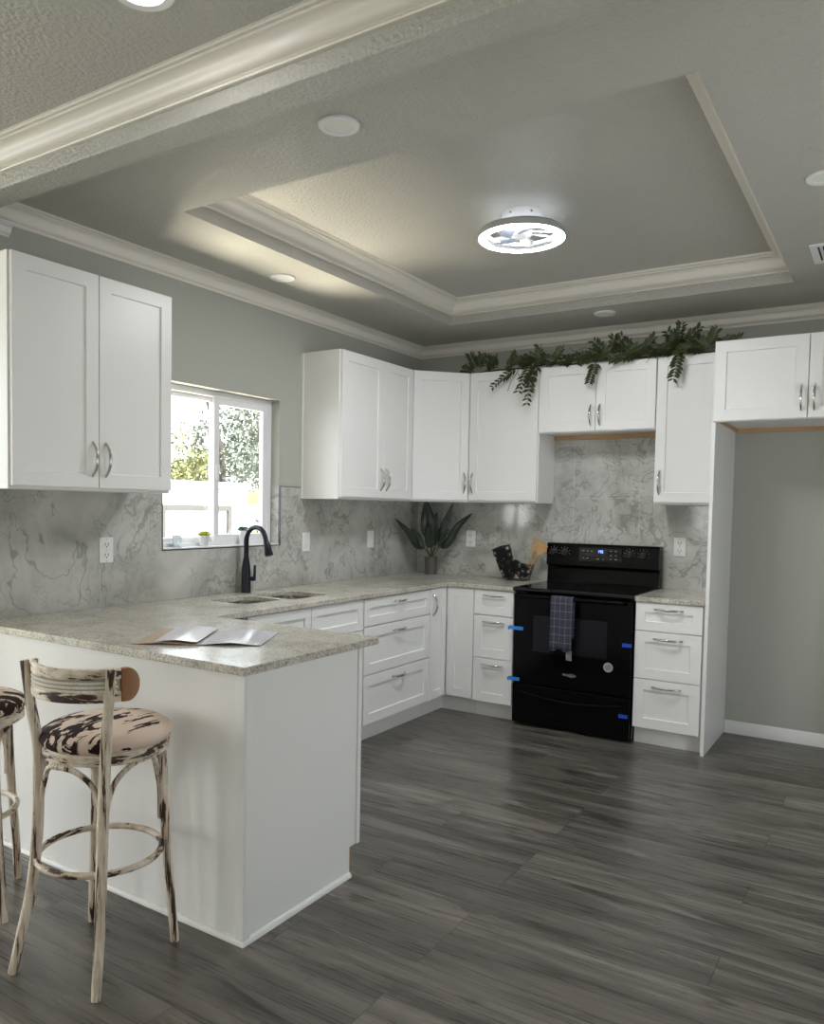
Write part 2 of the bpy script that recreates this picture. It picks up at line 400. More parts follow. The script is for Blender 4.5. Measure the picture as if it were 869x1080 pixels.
def crown_prof(h, p):
    pr = [(0, -h), (.15*p, -h), (.17*p, -.95*h), (.15*p, -.905*h), (.10*p, -.89*h), (.17*p, -.855*h)]
    for i in range(13):
        u = i/12; pr.append(((.17+.58*(u+.10*math.sin(2*math.pi*u)))*p, (-.84+.58*(u-.10*math.sin(2*math.pi*u)))*h))
    return pr+[(.72*p, -.23*h), (.83*p, -.215*h), (.84*p, -.13*h), (.79*p, -.115*h), (.93*p, -.105*h), (.94*p, -.03*h), (p, -.028*h), (p, 0)]
def sweep(bm, path, prof, z, side, closed=False):
    """path of (x,y); prof (out,dz); out goes to the `side` (+1 left of travel)"""
    n = len(path); rings = []
    for i, (x, y) in enumerate(path):
        def nrm(a, b):
            d = Vector((b[0]-a[0], b[1]-a[1])).normalized(); return Vector((-d.y, d.x))*side
        ns = []
        if closed or i > 0: ns.append(nrm(path[i-1], path[i]))
        if closed or i < n-1: ns.append(nrm(path[i], path[(i+1) % n]))
        mm = ns[0] if len(ns) == 1 else (ns[0]+ns[1])/(1+ns[0].dot(ns[1]))
        rings.append([(x+mm.x*o, y+mm.y*o, z+dz) for o, dz in prof])
    if closed: rings.append(rings[0])
    loops(bm, rings, False)
bm = bmesh.new(); sweep(bm, [(0, YB), (0, 0), (RX, 0), (RX, YB)], crown_prof(.086, .062), H, -1)
struct('trim_1', bm, TRIM, smooth=True)
bm = bmesh.new(); sweep(bm, t, crown_prof(.096, .105), ZT, 1, True)
struct('trim_2', bm, TRIM, smooth=True)
bm = bmesh.new(); sweep(bm, [(LX, YN), (RX, YN)], crown_prof(.085, .092), ZL, -1)
struct('trim_3', bm, TRIM, smooth=True)
bm = bmesh.new(); sweep(bm, [(0, YN), (0, -3.475)], crown_prof(.054, .05), 2.619, -1)
quadp = [(o, -3.475, 2.619+dz) for o, dz in crown_prof(.054, .05)]+[(0, -3.475, 2.619)]
bm.faces.new([bm.verts.new(p) for p in quadp])
struct('trim_4', bm, TRIMW, smooth=True)
bp = [(0, 0), (.014, 0), (.014, .055), (.011, .06), (.011, .068), (.006, .078), (.002, .082), (0, .082)]
bm = bmesh.new(); sweep(bm, [(2.376, 0), (RX, 0)], bp, 0, -1); struct('baseboard_back', bm, TRIMW, smooth=True)
bm = bmesh.new(); sweep(bm, [(RX, 0), (RX, PD1)], bp, 0, -1); struct('baseboard_right', bm, TRIMW, smooth=True)

# kitchen window
wx = -.085
w1 = struct('window_1', B((wx-.05, wx+.02, WY0, WY1, WZ0, WZ0+.03), (wx-.05, wx+.02, WY0, WY1, WZ1-.035, WZ1), (wx-.05, wx+.02, WY0, WY0+.035, WZ0+.03, WZ1-.035),
            (wx-.05, wx+.02, WY1-.035, WY1, WZ0+.03, WZ1-.035)), VINYL, bevel=.003)
def sash(y0, y1, xo, bw):
    s = obj('sash', B((xo-.012, xo+.012, y0, y1, WZ0+.03, WZ0+.03+bw), (xo-.012, xo+.012, y0, y1, WZ1-.035-bw, WZ1-.035), (xo-.012, xo+.012, y0, y0+bw, WZ0+.03+bw, WZ1-.035-bw),
        (xo-.012, xo+.012, y1-bw, y1, WZ0+.03+bw, WZ1-.035-bw)), VINYL, w1, bevel=.002)
    obj('pane', B((xo-.003, xo+.001, y0+bw-.002, y1-bw+.002, WZ0+.03+bw-.002, WZ1-.035-bw+.002)), GLASS, s, local=True)
    return s
sash(WY0+.035, -2.155, wx-.025, .026); s2 = sash(-2.185, WY1-.035, wx+.005, .040)
obj('latch', B((wx+.017, wx+.028, -2.182, -2.155, 1.57, 1.66)), VINYL, w1, bevel=.006)
bm = bmesh.new()   # dark edging round the tiled reveal
e = .006
for b_ in ((-.002, .013, WY0-e, WY1+e, WZ0-e, WZ0), (-.002, .013, WY1, WY1+e, WZ0, 1.547), (-.002, .013, WY0-e, WY0, WZ0, 1.547), (-.002, .012, WY1+e, -1.488, 1.547, 1.551)): box(bm, *b_)
struct('trim_5', bm, ALU)
struct('trim_6', B((-.065, .004, WY0, WY1, WZ0-.001, WZ0+.006)), TRIMW)

# ------------------------------------------------------------------ backsplash
def seams(bm, segs, mi=1):
    for s in segs:
        n0 = len(bm.faces); box(bm, *s); bm.faces.ensure_lookup_table()
        for f in bm.faces[n0:]: f.material_index = mi
T = .011
bm = B((.0005, T, -3.6, WY0-.006, .914, 1.547), (.0005, T, WY0-.006, WY1+.006, .914, WZ0-.006), (.0005, T, WY1+.006, -.001, .914, 1.547))
seams(bm, [(T, T+.0004, y-.001, y+.001, .914, z) for y, z in ((-3.02, 1.12), (-2.41, 1.178), (-1.80, 1.178), (-1.2, 1.48), (-.6, 1.48))])
obs = obj('backsplash', bm, [MARBLE, GROUT]); tag(obs, 'grey veined marble tile backsplash on the window wall behind the sink', 'backsplash')
obj('reveal_tile', B((-.06, .0004, WY1-.004, WY1-.0005, WZ0+.006, 1.547)), MARBLE, obs)
bm = B((T, 2.353, -T, -.0005, .914, 1.50), (1.157, 1.949, -T, -.0005, 1.50, 1.955))
seams(bm, [(x-.001, x+.001, -T-.0004, -T, .914, z) for x, z in ((.7, 1.48), (1.31, 1.95), (1.78, 1.95), (2.2, 1.48))]+[(1.157, 1.949, -T-.0004, -T, 1.898, 1.900), (1.31, 1.78, -T-.0004, -T, 1.52, 1.522)])
obs = obj('backsplash', bm, [MARBLE, GROUT]); tag(obs, 'grey veined marble tile backsplash behind the black range', 'backsplash')

# ------------------------------------------------------------------ cabinet helpers
def shaker(name, parent, w, h, M, fr=.062, t=.02, rec=.009):
    """shaker front, lower left back corner at M's origin, width along x, facing -y"""
    bm = bmesh.new(); c = .0016
    fr = min(fr, w*.3, h*.33)
    def rg(i, y): return [(i, y, i), (w-i, y, i), (w-i, y, h-i), (i, y, h-i)]
    loops(bm, [rg(0, 0), rg(0, -t+c), rg(c, -t), rg(fr, -t), rg(fr+.003, -t+rec)], True, True, True)
    bmesh.ops.transform(bm, matrix=M, verts=bm.verts)
    return obj(name, bm, WHITE, parent)
def handle(door, M, x, z, vertical, length=.15):
    """arched bar pull centred at (x,z) of the front, standing off its face"""
    bm = bmesh.new(); pts = []; rad = []
    for i in range(17):
        u = -1+2*i/16; d = .020+.034*(1-abs(u)**2.2)
        pts.append((x, -d, z+u*length/2) if vertical else (x+u*length/2, -d, z)); rad.append(.0050+.0024*(1-u*u))
    tube(bm, pts, rad, 10, flat=1.)
    for u in (-.86, .86):
        q = u*length/2; d = .020+.034*(1-abs(u)**2.2)
        tube(bm, [(x, -.018, z+q), (x, -d, z+q)] if vertical else [(x+q, -.018, z), (x+q, -d, z)], .0045, 8)
    bmesh.ops.transform(bm, matrix=M, verts=bm.verts)
    return obj('handle', bm, CHROME, door, smooth=True)
def MX(x, y, z, rz=0.): return Matrix.Translation((x, y, z)) @ Matrix.Rotation(rz, 4, 'Z')
R90 = math.pi/2   # front facing +x : local x runs to +y
def front(kind, parent, x, y, z, w, h, rz=0., hv=None, hx=None, hz=None, hl=.15, fr=.062):
    M = MX(x, y, z, rz); d = shaker(kind, parent, w, h, M, fr)
    if hv is not None: handle(d, M, hx, hz, hv, hl)
    return d
G = .0025

# ------------------------------------------------------------------ base cabinets, left run (fronts face +x at x=.615..635)
FX = .615
def base_body(parent, boxes, toe): obj('body', B(*boxes), WHITE, parent, bevel=.0015); obj('toe_kick', B(*toe), WHITE, parent)
c = thing('base_cabinet', 'white three-drawer base cabinet on the window wall, right of the sink', 'cabinet', (.3, -1.25, 0))
base_body(c, [(.012, FX-.001, -1.648, -.866, .11, .884)], [(.012, .574, -1.648, -.866, 0, .11)])
for z, h in ((.715, .163), (.42, .287), (.115, .297)):
    front('drawer', c, FX, -1.645, z, .777, h, R90, False, .388, h-.035 if h < .2 else h-.045)
c = thing('corner_base_cabinet', 'white corner base cabinet with two narrow doors meeting under the potted plant', 'cabinet', (.3, -.3, 0))
base_body(c, [(.012, FX-.001, -.864, -.012, .11, .884), (FX-.001, .845, -FX+.001, -.012, .11, .884)], [(.012, .574, -.864, -.012, 0, .11), (.574, .845, -.574, -.012, 0, .11)])
front('door', c, FX, -.861, .115, .219, .765, R90, True, .032, .765-.11, .15, .055)
front('door', c, .639, -FX, .115, .203, .765, 0, fr=.075)
c = thing('sink_base_cabinet', 'white sink base cabinet with plain false fronts under the steel sink', 'cabinet', (.3, -2.15, 0))
base_body(c, [(.012, FX-.001, -2.645, -1.652, .11, .70), (.56, FX-.001, -2.645, -1.652, .70, .884), (.012, .03, -2.645, -1.652, .70, .884)], [(.012, .574, -2.645, -1.652, 0, .11)])
for y in (-2.642, -2.147):
    front('false_front', c, FX, y, .70, .49, .18, R90, fr=.05)
    front('door', c, FX, y, .115, .49, .58, R90, True, .455 if y < -2.5 else .035, .49)
# right banks (fronts face -y)
c = thing('base_cabinet', 'narrow white three-drawer base cabinet left of the black range', 'cabinet', (1.0, -.3, 0))
base_body(c, [(.848, 1.144, -FX+.001, -.012, .11, .884)], [(.848, 1.144, -.574, -.012, 0, .11)])
for z, h in ((.71, .168), (.415, .288), (.11, .30)):
    front('drawer', c, .850, -FX, z, .291, h, 0, False, .1455, h-.035 if h < .2 else h-.04, .16)
c = thing('base_cabinet', 'white three-drawer base cabinet between the black range and the tall side panel', 'cabinet', (2.15, -.3, 0))
base_body(c, [(1.948, 2.352, -FX+.001, -.012, .11, .884)], [(1.948, 2.352, -.574, -.012, 0, .11)])
for z, h in ((.71, .168), (.415, .288), (.11, .30)):
    front('drawer', c, 1.951, -FX, z, .389, h, 0, False, .1945, h-.035 if h < .2 else h-.04, .17)
o = obj('side_panel', B((2.353, 2.373, -.646, -.001, 0, 1.949)), WHITE, bevel=.0015)
tag(o, 'tall white side panel between the drawers and the empty fridge alcove', 'panel')

# ------------------------------------------------------------------ peninsula
PXE = 1.552; PYN = -3.630; PYF = -2.985
c = thing('peninsula_cabinet', 'white peninsula base with plain back and end panels behind the bar stool', 'cabinet', (.8, -3.3, 0))
obj('body', B((.012, PXE-.012, PYN+.012, PYF, .115, .884), (.012, PXE-.012, PYN+.012, PYF-.06, 0, .115)), WHITE, c)
obj('back_panel', B((.0, PXE-.012, PYN, PYN+.012, 0, .884)), WHITE, c)
obj('end_panel', B((PXE-.012, PXE, PYN, PYF-.06, 0, .115), (PXE-.012, PXE, PYN, PYF, .115, .884)), WHITE, c)
obj('corner_trim', B((PXE-.028, PXE+.008, PYN-.008, PYN, 0, .884), (PXE, PXE+.008, PYN, PYN+.028, 0, .884)), WHITE, c, bevel=.003)
obj('edge_trim', B((PXE, PXE+.007, PYF-.022, PYF, .115, .884)), WHITE, c, bevel=.002)
def shoe(bm, p0, p1, ax):
    pass
bm = bmesh.new(); sweep(bm, [(0, PYN), (PXE+.0, PYN), (PXE+.0, PYF-.06)], [(0, 0), (.014, 0), (.013, .008), (.009, .014), (.002, .018), (0, .018)], 0, -1)
obj('shoe_moulding', bm, TRIMW, c, smooth=True)
obj('mounting_rail', B((PXE-.010, PXE-.001, PYF-.06, PYF-.054, .018, .115)), WOODRAW, c, label='raw wood edge at the toe kick')
for i in range(2):
    w = .44; front('door', c, .66+i*.445+w, PYF, .115, w, .765, math.pi, True, .035 if i == 0 else w-.035, .66)

# ------------------------------------------------------------------ countertops
def slab(name, poly, holes, z0, z1, label):
    """flat slab from an outline with rounded rectangular cut-outs"""
    bm = bmesh.new(); ed = []
    for pl in [poly]+holes:
        vs = [bm.verts.new((x, y, z1)) for x, y in pl]
        ed += [bm.edges.new((vs[i], vs[(i+1) % len(vs)])) for i in range(len(vs))]
    bmesh.ops.triangle_fill(bm, use_beauty=True, edges=ed)
    # triangle_fill may fill the holes: drop faces whose centre falls in one
    def inside(p, pl):
        r = False
        for i in range(len(pl)):
            (xa, ya), (xb, yb) = pl[i], pl[i-1]
            if (ya > p.y) != (yb > p.y) and p.x < (xb-xa)*(p.y-ya)/(yb-ya)+xa: r = not r
        return r
    bad = [f for f in bm.faces if any(inside(f.calc_center_median(), h) for h in holes) or not inside(f.calc_center_median(), poly)]
    bmesh.ops.delete(bm, geom=bad, context='FACES_ONLY')
    r = bmesh.ops.extrude_face_region(bm, geom=list(bm.faces))
    bmesh.ops.translate(bm, verts=[v for v in r['geom'] if isinstance(v, bmesh.types.BMVert)], vec=(0, 0, z0-z1))
    o = obj(name, bm, QUARTZ, bevel=.003); tag(o, label, 'countertop'); return o
def rrect(x0, x1, y0, y1, r, n=5):
    o = []
    for cx, cy, a0 in ((x1-r, y1-r, 0), (x0+r, y1-r, 90), (x0+r, y0+r, 180), (x1-r, y0+r, 270)):
        o += [(cx+r*math.cos(math.radians(a0+90*i/n)), cy+r*math.sin(math.radians(a0+90*i/n))) for i in range(n+1)]
    return o
SB = [rrect(.17, .50, -2.14, -1.80, .06), rrect(.17, .46, -2.47, -2.17, .06)]
e = .648; ZC = .914; ZC0 = .885
slab('countertop', [(T, -T), (1.147, -T), (1.147, -e), (e, -e), (e, -2.882), (1.566, -2.882), (1.566, -3.649), (0, -3.649), (0, -3.601), (T, -3.601)],
     SB, ZC0, ZC, 'speckled beige quartz countertop wrapping from the peninsula round the sink to the range')
slab('countertop', [(1.946, -T), (2.3525, -T), (2.3525, -e), (1.946, -e)], [], ZC0, ZC, 'short speckled quartz countertop between the range and the tall side panel')

# sink
s = thing('sink', 'stainless steel double bowl undermount sink below the window', 'sink', (.33, -2.13, .7))
for h in SB:
    cx = sum(p[0] for p in h)/len(h); cy = sum(p[1] for p in h)/len(h)
    def sc_(k, z): return [(cx+(x-cx)*k, cy+(y-cy)*k, z) for x, y in h]
    bm = bmesh.new(); loops(bm, [sc_(1.08, ZC0-.002), sc_(1.0, ZC0-.002), sc_(.97, .74), sc_(.90, .712), sc_(.12, .706)], True, False, True)
    bw = obj('bowl', bm, STEEL, s, smooth=True, solid=.0015)
    bm = bmesh.new(); lathe(bm, [(.038, .709), (.034, .712), (.02, .710)], (cx, cy, 0), 20, True, True); obj('drain', bm, CHROME, bw, smooth=True)

# faucet
fx, fy = .07, -2.06
f = thing('faucet', 'matte black gooseneck pull-down faucet behind the sink', 'faucet', (fx, fy, ZC), math.radians(-8))
bm = bmesh.new(); lathe(bm, [(.030, 0), (.030, .006), (.029, .012), (.028, .10), (.024, .16), (.017, .20), (.016, .21)], n=24, cap0=True, cap1=True)
obj('body', bm, FAUC, f, smooth=True, local=True)
pts = [(0, 0, .20), (0, 0, .30)]+[(.088-.088*math.cos(a), 0, .30+.088*math.sin(a)) for a in [math.radians(10*i) for i in range(1, 17)]]
ex, ez = pts[-1][0], pts[-1][2]; dx, dz = math.sin(math.radians(160)), math.cos(math.radians(160))
dv = Vector((.34, 0, -.94))
bm = bmesh.new(); tube(bm, pts+[(ex+dv.x*.02, 0, ez+dv.z*.02)], .0145, 14); obj('neck', bm, FAUC, f, smooth=True, local=True)
p0 = Vector((ex, 0, ez))+dv*.018
bm = bmesh.new(); tube(bm, [p0, p0+dv*.01, p0+dv*.05, p0+dv*.085, p0+dv*.09], [.015, .0165, .021, .025, .022], 18)
hd = obj('spray_head', bm, FAUC, f, smooth=True, local=True)
pb = p0+dv*.05+Vector((.021, 0, .006))
bm = bmesh.new(); tube(bm, [pb-dv*.025, pb+dv*.028], .007, 8); obj('button', bm, KNOBM, hd, smooth=True, local=True)
bm = bmesh.new(); tube(bm, [(.015, .0, .085), (.058, .015, .085)], .014, 14); tube(bm, [(.056, .015, .075), (.058, .016, .10), (.060, .017, .165)], [.010, .0085, .007], 10)
obj('lever', bm, FAUC, f, smooth=True, local=True)

# ------------------------------------------------------------------ wall cabinets
ZB, ZU = 1.481, 2.414; DH = ZU-ZB-.012; UD = .305
def wall_cab(name, label, boxes, loc):
    c = thing(name, label, 'cabinet', loc); bm = B(*boxes); obj('body', bm, WHITE, c, bevel=.0015); return c
c = wall_cab('wall_cabinet', 'white two-door wall cabinet left of the window, above the peninsula', [(.0, UD, -3.668, -2.847, ZB-.004, ZU)], (.15, -3.25, ZB))
front('door', c, UD, -3.660, ZB+.01, .400, DH, R90, True, .400-.032, .125)
front('door', c, UD, -3.257, ZB+.01, .405, DH, R90, True, .032, .125)
c = wall_cab('wall_cabinet', 'white two-door wall cabinet right of the window with its bright side showing', [(.0, UD, -1.488, -.627, ZB-.004, ZU), (0, .02, -1.495, -1.488, ZB-.004, ZU-.004)], (.15, -1.05, ZB))
front('door', c, UD, -1.480, ZB+.01, .475, DH, R90, True, .475-.032, .125)
front('door', c, UD, -1.002, ZB+.01, .373, DH, R90, True, .032, .125)
c = thing('corner_wall_cabinet', 'white corner wall cabinet with one angled door above the potted plant', 'cabinet', (.2, -.2, ZB))
bm = bmesh.new(); pl = [(0, 0), (0, -.625), (UD, -.625), (.612, -UD), (.612, 0)]
loops(bm, [[(x, y, ZB-.004) for x, y in pl], [(x, y, ZU) for x, y in pl]], True, True, True); obj('body', bm, WHITE, c, bevel=.0015)
d = Vector((.612-UD, .625-UD)); wd_ = d.length; an = math.atan2(d.y, d.x); nx, ny = d.y/wd_, -d.x/wd_
front('door', c, UD+d.x/wd_*.012, -.625+d.y/wd_*.012, ZB+.01, wd_-.024, DH, an, True, wd_-.024-.032, .125)
c = wall_cab('wall_cabinet', 'white single-door wall cabinet between the angled corner cabinet and the range', [(.614, 1.155, -UD, 0, ZB-.004, ZU)], (.88, -.15, ZB))
front('door', c, .622, -UD, ZB+.01, .527, DH, 0, True, .034, .125)
ZH = 1.955
c = wall_cab('wall_cabinet', 'short white two-door wall cabinet directly above the range', [(1.157, 1.948, -UD, 0, ZH+.01, ZU), (1.157, 1.948, -UD, -UD+.018, ZH, ZH+.01)], (1.55, -.15, ZH))
front('door', c, 1.160, -UD, ZH+.008, .394, ZU-ZH-.014, 0, True, .394-.03, .105, .14)
front('door', c, 1.557, -UD, ZH+.008, .389, ZU-ZH-.014, 0, True, .03, .105, .14)
obj('mounting_rail', B((1.16, 1.946, -.03, -.012, ZH-.022, ZH+.01)), WOODRAW, c, label='raw wood rail under the cabinet')
c = wall_cab('wall_cabinet', 'tall narrow white single-door wall cabinet right of the range', [(1.950, 2.352, -UD, 0, ZB-.004, ZU)], (2.15, -.15, ZB))
front('door', c, 1.953, -UD, ZB+.01, .393, DH, 0, True, .032, .125)
ZF = 1.95
c = wall_cab('fridge_wall_cabinet', 'deep white two-door cabinet over the empty fridge alcove', [(2.353, 3.33, -.626, 0, ZF+.02, ZU), (2.353, 3.33, -.626, -.60, ZF+.002, ZF+.02), (2.353, 2.373, -.60, -.02, ZF+.0005, ZF+.02)], (2.85, -.3, ZF))
front('door', c, 2.356, -.626, ZF+.006, .481, ZU-ZF-.012, 0, True, .481-.03, .11, .14)
front('door', c, 2.841, -.626, ZF+.006, .485, ZU-ZF-.012, 0, True, .03, .11, .14)
obj('mounting_rail', B((2.376, 3.33, -.02, -.001, ZF-.006, ZF+.02), (2.374, 2.39, -.59, -.02, ZF+.006, ZF+.02)), WOODRAW, c, label='raw wood rail under the cabinet')
o = obj('side_panel', B((3.335, 3.355, -.646, -.001, 0, ZU)), WHITE, bevel=.0015)
tag(o, 'white side panel closing the right end of the fridge alcove', 'panel')

# ------------------------------------------------------------------ range
RX0, RX1 = 1.150, 1.943; RF = -.655
r = thing('range', 'black freestanding electric range between the drawer cabinets', 'range', ((RX0+RX1)/2, -.35, 0))
obj('body', B((RX0, RX1, RF+.035, -.03, .012, .895), (RX0+.03, RX0+.07, RF+.08, RF+.12, 0, .012), (RX1-.07, RX1-.03, RF+.08, RF+.12, 0, .012), (RX0+.03, RX0+.07, -.12, -.08, 0, .012), (RX1-.07, RX1-.03, -.12, -.08, 0, .012)), BLACK, r, bevel=.003)
obj('cooktop', B((RX0-.002, RX1+.002, RF-.012, -.105, .895, .919)), BLACKG, r, bevel=.006)
bm = bmesh.new()   # backguard: recessed foot, overhanging control fascia
pr = [(-.025, .895), (-.105, .895), (-.095, .93), (-.085, 1.02), (-.088, 1.035), (-.118, 1.042), (-.110, 1.185), (-.10, 1.198), (-.025, 1.198)]
loops(bm, [[(RX0+.008, y, z) for y, z in pr], [(RX1+.006, y, z) for y, z in pr]], True, True, True)
bg_ = obj('backguard', bm, BLACK, r, bevel=.003)
def gpt(x, z, d=.0): # point on the fascia
    return (x, -.118+(z-1.042)/.143*.008-d, z)
for x in (1.213, 1.292, 1.752, 1.845):
    x_, y_, z_ = gpt(x, 1.135); bm = bmesh.new()
    ring = lambda rr, d: [(x+rr*math.cos(2*math.pi*i/24), y_-d, z_+rr*math.sin(2*math.pi*i/24)) for i in range(24)]
    loops(bm, [ring(.027, -.002), ring(.026, .006), ring(.021, .009), ring(.020, .024), ring(.018, .026)], True, True, True)
    box(bm, x-.005, x+.005, y_-.032, y_-.02, z_-.02, z_+.02)
    n0 = len(bm.faces)
    for i in range(9):
        a_ = math.radians(-140+35*i) ; rr = .037
        px_, pz_ = x+rr*math.sin(a_), z_+rr*math.cos(a_); box(bm, px_-.0012, px_+.0012, y_-.0012, y_, pz_-.003, pz_+.003)
    box(bm, x-.026, x-.021, y_-.0012, y_, z_-.012, z_+.012)
    bm.faces.ensure_lookup_table()
    for f_ in bm.faces[n0:]: f_.material_index = 1
    obj('knob', bm, [KNOBM, GREYP], r, smooth=True)
x_, y_, z_ = gpt(1.545, 1.125)
bm = B((1.40, 1.70, y_-.003, y_+.002, 1.078, 1.172)); n0 = len(bm.faces)
for (bx, bz) in ((1.43, 1.150), (1.46, 1.150), (1.49, 1.150), (1.43, 1.100), (1.46, 1.100), (1.535, 1.098), (1.570, 1.098), (1.625, 1.155), (1.660, 1.155), (1.625, 1.125), (1.660, 1.125), (1.625, 1.098), (1.660, 1.098)):
    box(bm, bx-.007, bx+.007, y_-.004, y_-.003, bz-.002, bz+.002)
bm.faces.ensure_lookup_table()
for f_ in bm.faces[n0:]: f_.material_index = 1
dp = obj('display_panel', bm, [BLACKG, GREYP], r)
def digit(bm, x, z, w, h, segs, y):
    t_ = .0022
    S_ = {'a': (x, x+w, z+h-t_, z+h), 'g': (x, x+w, z+h/2-t_/2, z+h/2+t_/2), 'd': (x, x+w, z, z+t_), 'f': (x, x+t_, z+h/2, z+h), 'b': (x+w-t_, x+w, z+h/2, z+h), 'e': (x, x+t_, z, z+h/2), 'c': (x+w-t_, x+w, z, z+h/2)}
    for s_ in segs: a_ = S_[s_]; box(bm, a_[0], a_[1], y-.001, y, a_[2], a_[3])
bm = bmesh.new()
digit(bm, 1.530, 1.138, .010, .020, 'bc', y_-.003); digit(bm, 1.545, 1.138, .010, .020, 'bcfg', y_-.003); digit(bm, 1.559, 1.138, .010, .020, 'abcdfg', y_-.003)
for q in (1.143, 1.151): box(bm, 1.5415, 1.5435, y_-.004, y_-.003, q, q+.0022)
obj('clock_digits', bm, DIGIT, dp)
bm = B((RX0+.006, RX1-.006, RF, RF+.034, .285, .872))
door = obj('oven_door', bm, BLACK, r, bevel=.004)
obj('oven_window', B((1.295, 1.785, RF-.0015, RF+.002, .505, .742)), WINGL, door, bevel=.001)
bm = bmesh.new(); tube(bm, [(RX0+.05, RF-.052, .868), (RX1-.05, RF-.052, .868)], .0125, 14)
for x in (RX0+.06, RX1-.06): box(bm, x-.012, x+.012, RF-.048, RF+.004, .852, .872)
obj('handle', bm, BLACK, door, smooth=True)
bm = bmesh.new()   # storage drawer with a scooped grip
box(bm, RX0+.006, RX1-.006, RF+.002, RF+.034, .018, .276)
dr = obj('storage_drawer', bm, BLACK, r, bevel=.004)
bm = bmesh.new(); tube(bm, spline([(RX0+.05, RF+.002, .225), (RX0+.25, RF-.012, .205), ((RX0+RX1)/2, RF-.016, .200), (RX1-.25, RF-.012, .205), (RX1-.05, RF+.002, .225)], 5), .008, 8)
obj('grip_lip', bm, BLACK, dr, smooth=True)
bm = bmesh.new(); cx_, cz_ = 1.797, .458
ring = lambda rr, d: [(cx_+rr*math.cos(2*math.pi*i/28), RF-d, cz_+rr*math.sin(2*math.pi*i/28)) for i in range(28)]
loops(bm, [ring(.030, 0), ring(.030, .0012)], True, True, True)
st = obj('sticker', bm, STICK, door, label='round silver sticker')
bm = bmesh.new()
for i, (w_, z_) in enumerate(((.030, .014), (.040, .007), (.042, 0.), (.040, -.007), (.030, -.014))): box(bm, cx_-w_/2, cx_+w_/2, RF-.0018, RF-.0012, cz_+z_-.0017, cz_+z_+.0017)
obj('sticker_print', bm, STICKD, st)
def text(body, size, M, m, parent, name, extr=.0006):
    cu = bpy.data.curves.new(name, 'FONT'); cu.body = body; cu.size = size; cu.align_x = 'CENTER'; cu.align_y = 'CENTER'; cu.extrude = extr
    tmp = bpy.data.objects.new(name, cu); COL.objects.link(tmp)
    dg = bpy.context.evaluated_depsgraph_get(); me = bpy.data.meshes.new_from_object(tmp.evaluated_get(dg)); bpy.data.objects.remove(tmp)
    bm = bmesh.new(); bm.from_mesh(me); bmesh.ops.transform(bm, matrix=M, verts=bm.verts)
    return obj(name, bm, m, parent)
lg = text('Whirlpool', .021, MX(1.548, RF-.001, .374) @ Matrix.Rotation(R90, 4, 'X'), LOGO, door, 'logo')
bm = bmesh.new(); tube(bm, [(1.560+.022*math.cos(a), RF-.0015, .374+.011*math.sin(a)) for a in [math.radians(20+16*i) for i in range(20)]], .001, 6); obj('logo_swirl', bm, LOGO, lg)
# tape
def tape(x0, x1, z, y, m, label, curl=0.):
    bm = bmesh.new(); n = 8; w = .024; rows = []
    for i in range(n+1):
        u = i/n; x = x0+(x1-x0)*u; yy = y-curl*max(0, .5-u)**1.3*1.8; zz = z+curl*.35*max(0, .5-u)*math.sin(u*9)
        rows.append([(x, yy, zz-w/2), (x, yy-.002*curl*20*max(0, .5-u), zz+w/2)])
    loops(bm, rows, False); o = obj('painters_tape', bm, m, solid=.0007); return tag(o, label, 'tape', 'blue tape on the range')
tape(RX0-.016, RX0+.075, .645, RF-.002, BLUEL, 'curled blue tape strip on the upper left edge of the range door', .055)
tape(RX0-.020, RX0+.055, .305, RF-.002, BLUEL, 'blue tape strip on the lower left edge of the range', .035)
tape(1.880, RX1-.004, .608, RF-.002, BLUE, 'flat blue tape strip on the upper right of the range door')
tape(1.870, RX1-.014, .165, RF+.0005, BLUE, 'flat blue tape strip on the right of the range bottom drawer')
# towel over the oven handle
bm = bmesh.new(); tx0, tx1 = 1.438, 1.584; nx_ = 12; path = []
hy, hz = RF-.052, .868
path = [(hy+.018, .62)]+[(hy+.018, .62+(hz-.62)*i/6) for i in range(1, 7)]+[(hy+.017*math.cos(a), hz+.017*math.sin(a)) for a in [math.radians(22.5*i) for i in range(1, 8)]]+[(hy-.018-.004*i/10, hz-(.325)*i/10) for i in range(0, 11)]
rows = []
for k, (y, z) in enumerate(path):
    rows.append([(tx0+(tx1-tx0)*i/nx_, y-(.005*math.sin(i*1.1+.5) if k > 13 else 0)*min(1, (k-13)/6 if k > 13 else 0), z-(.010*math.sin(i*.9) if k == len(path)-1 else 0)) for i in range(nx_+1)])
loops(bm, rows, False); tw = obj('towel', bm, TOWEL, smooth='all', solid=.005); tag(tw, 'blue-grey checked towel hanging over the oven handle', 'towel')
bm = bmesh.new(); box(bm, 1.545, 1.582, RF-.062, RF-.060, .482, .545); obj('care_tag', bm, mat('grey care tag', (.20, .22, .19), .7), tw, label='pale fabric care tag')

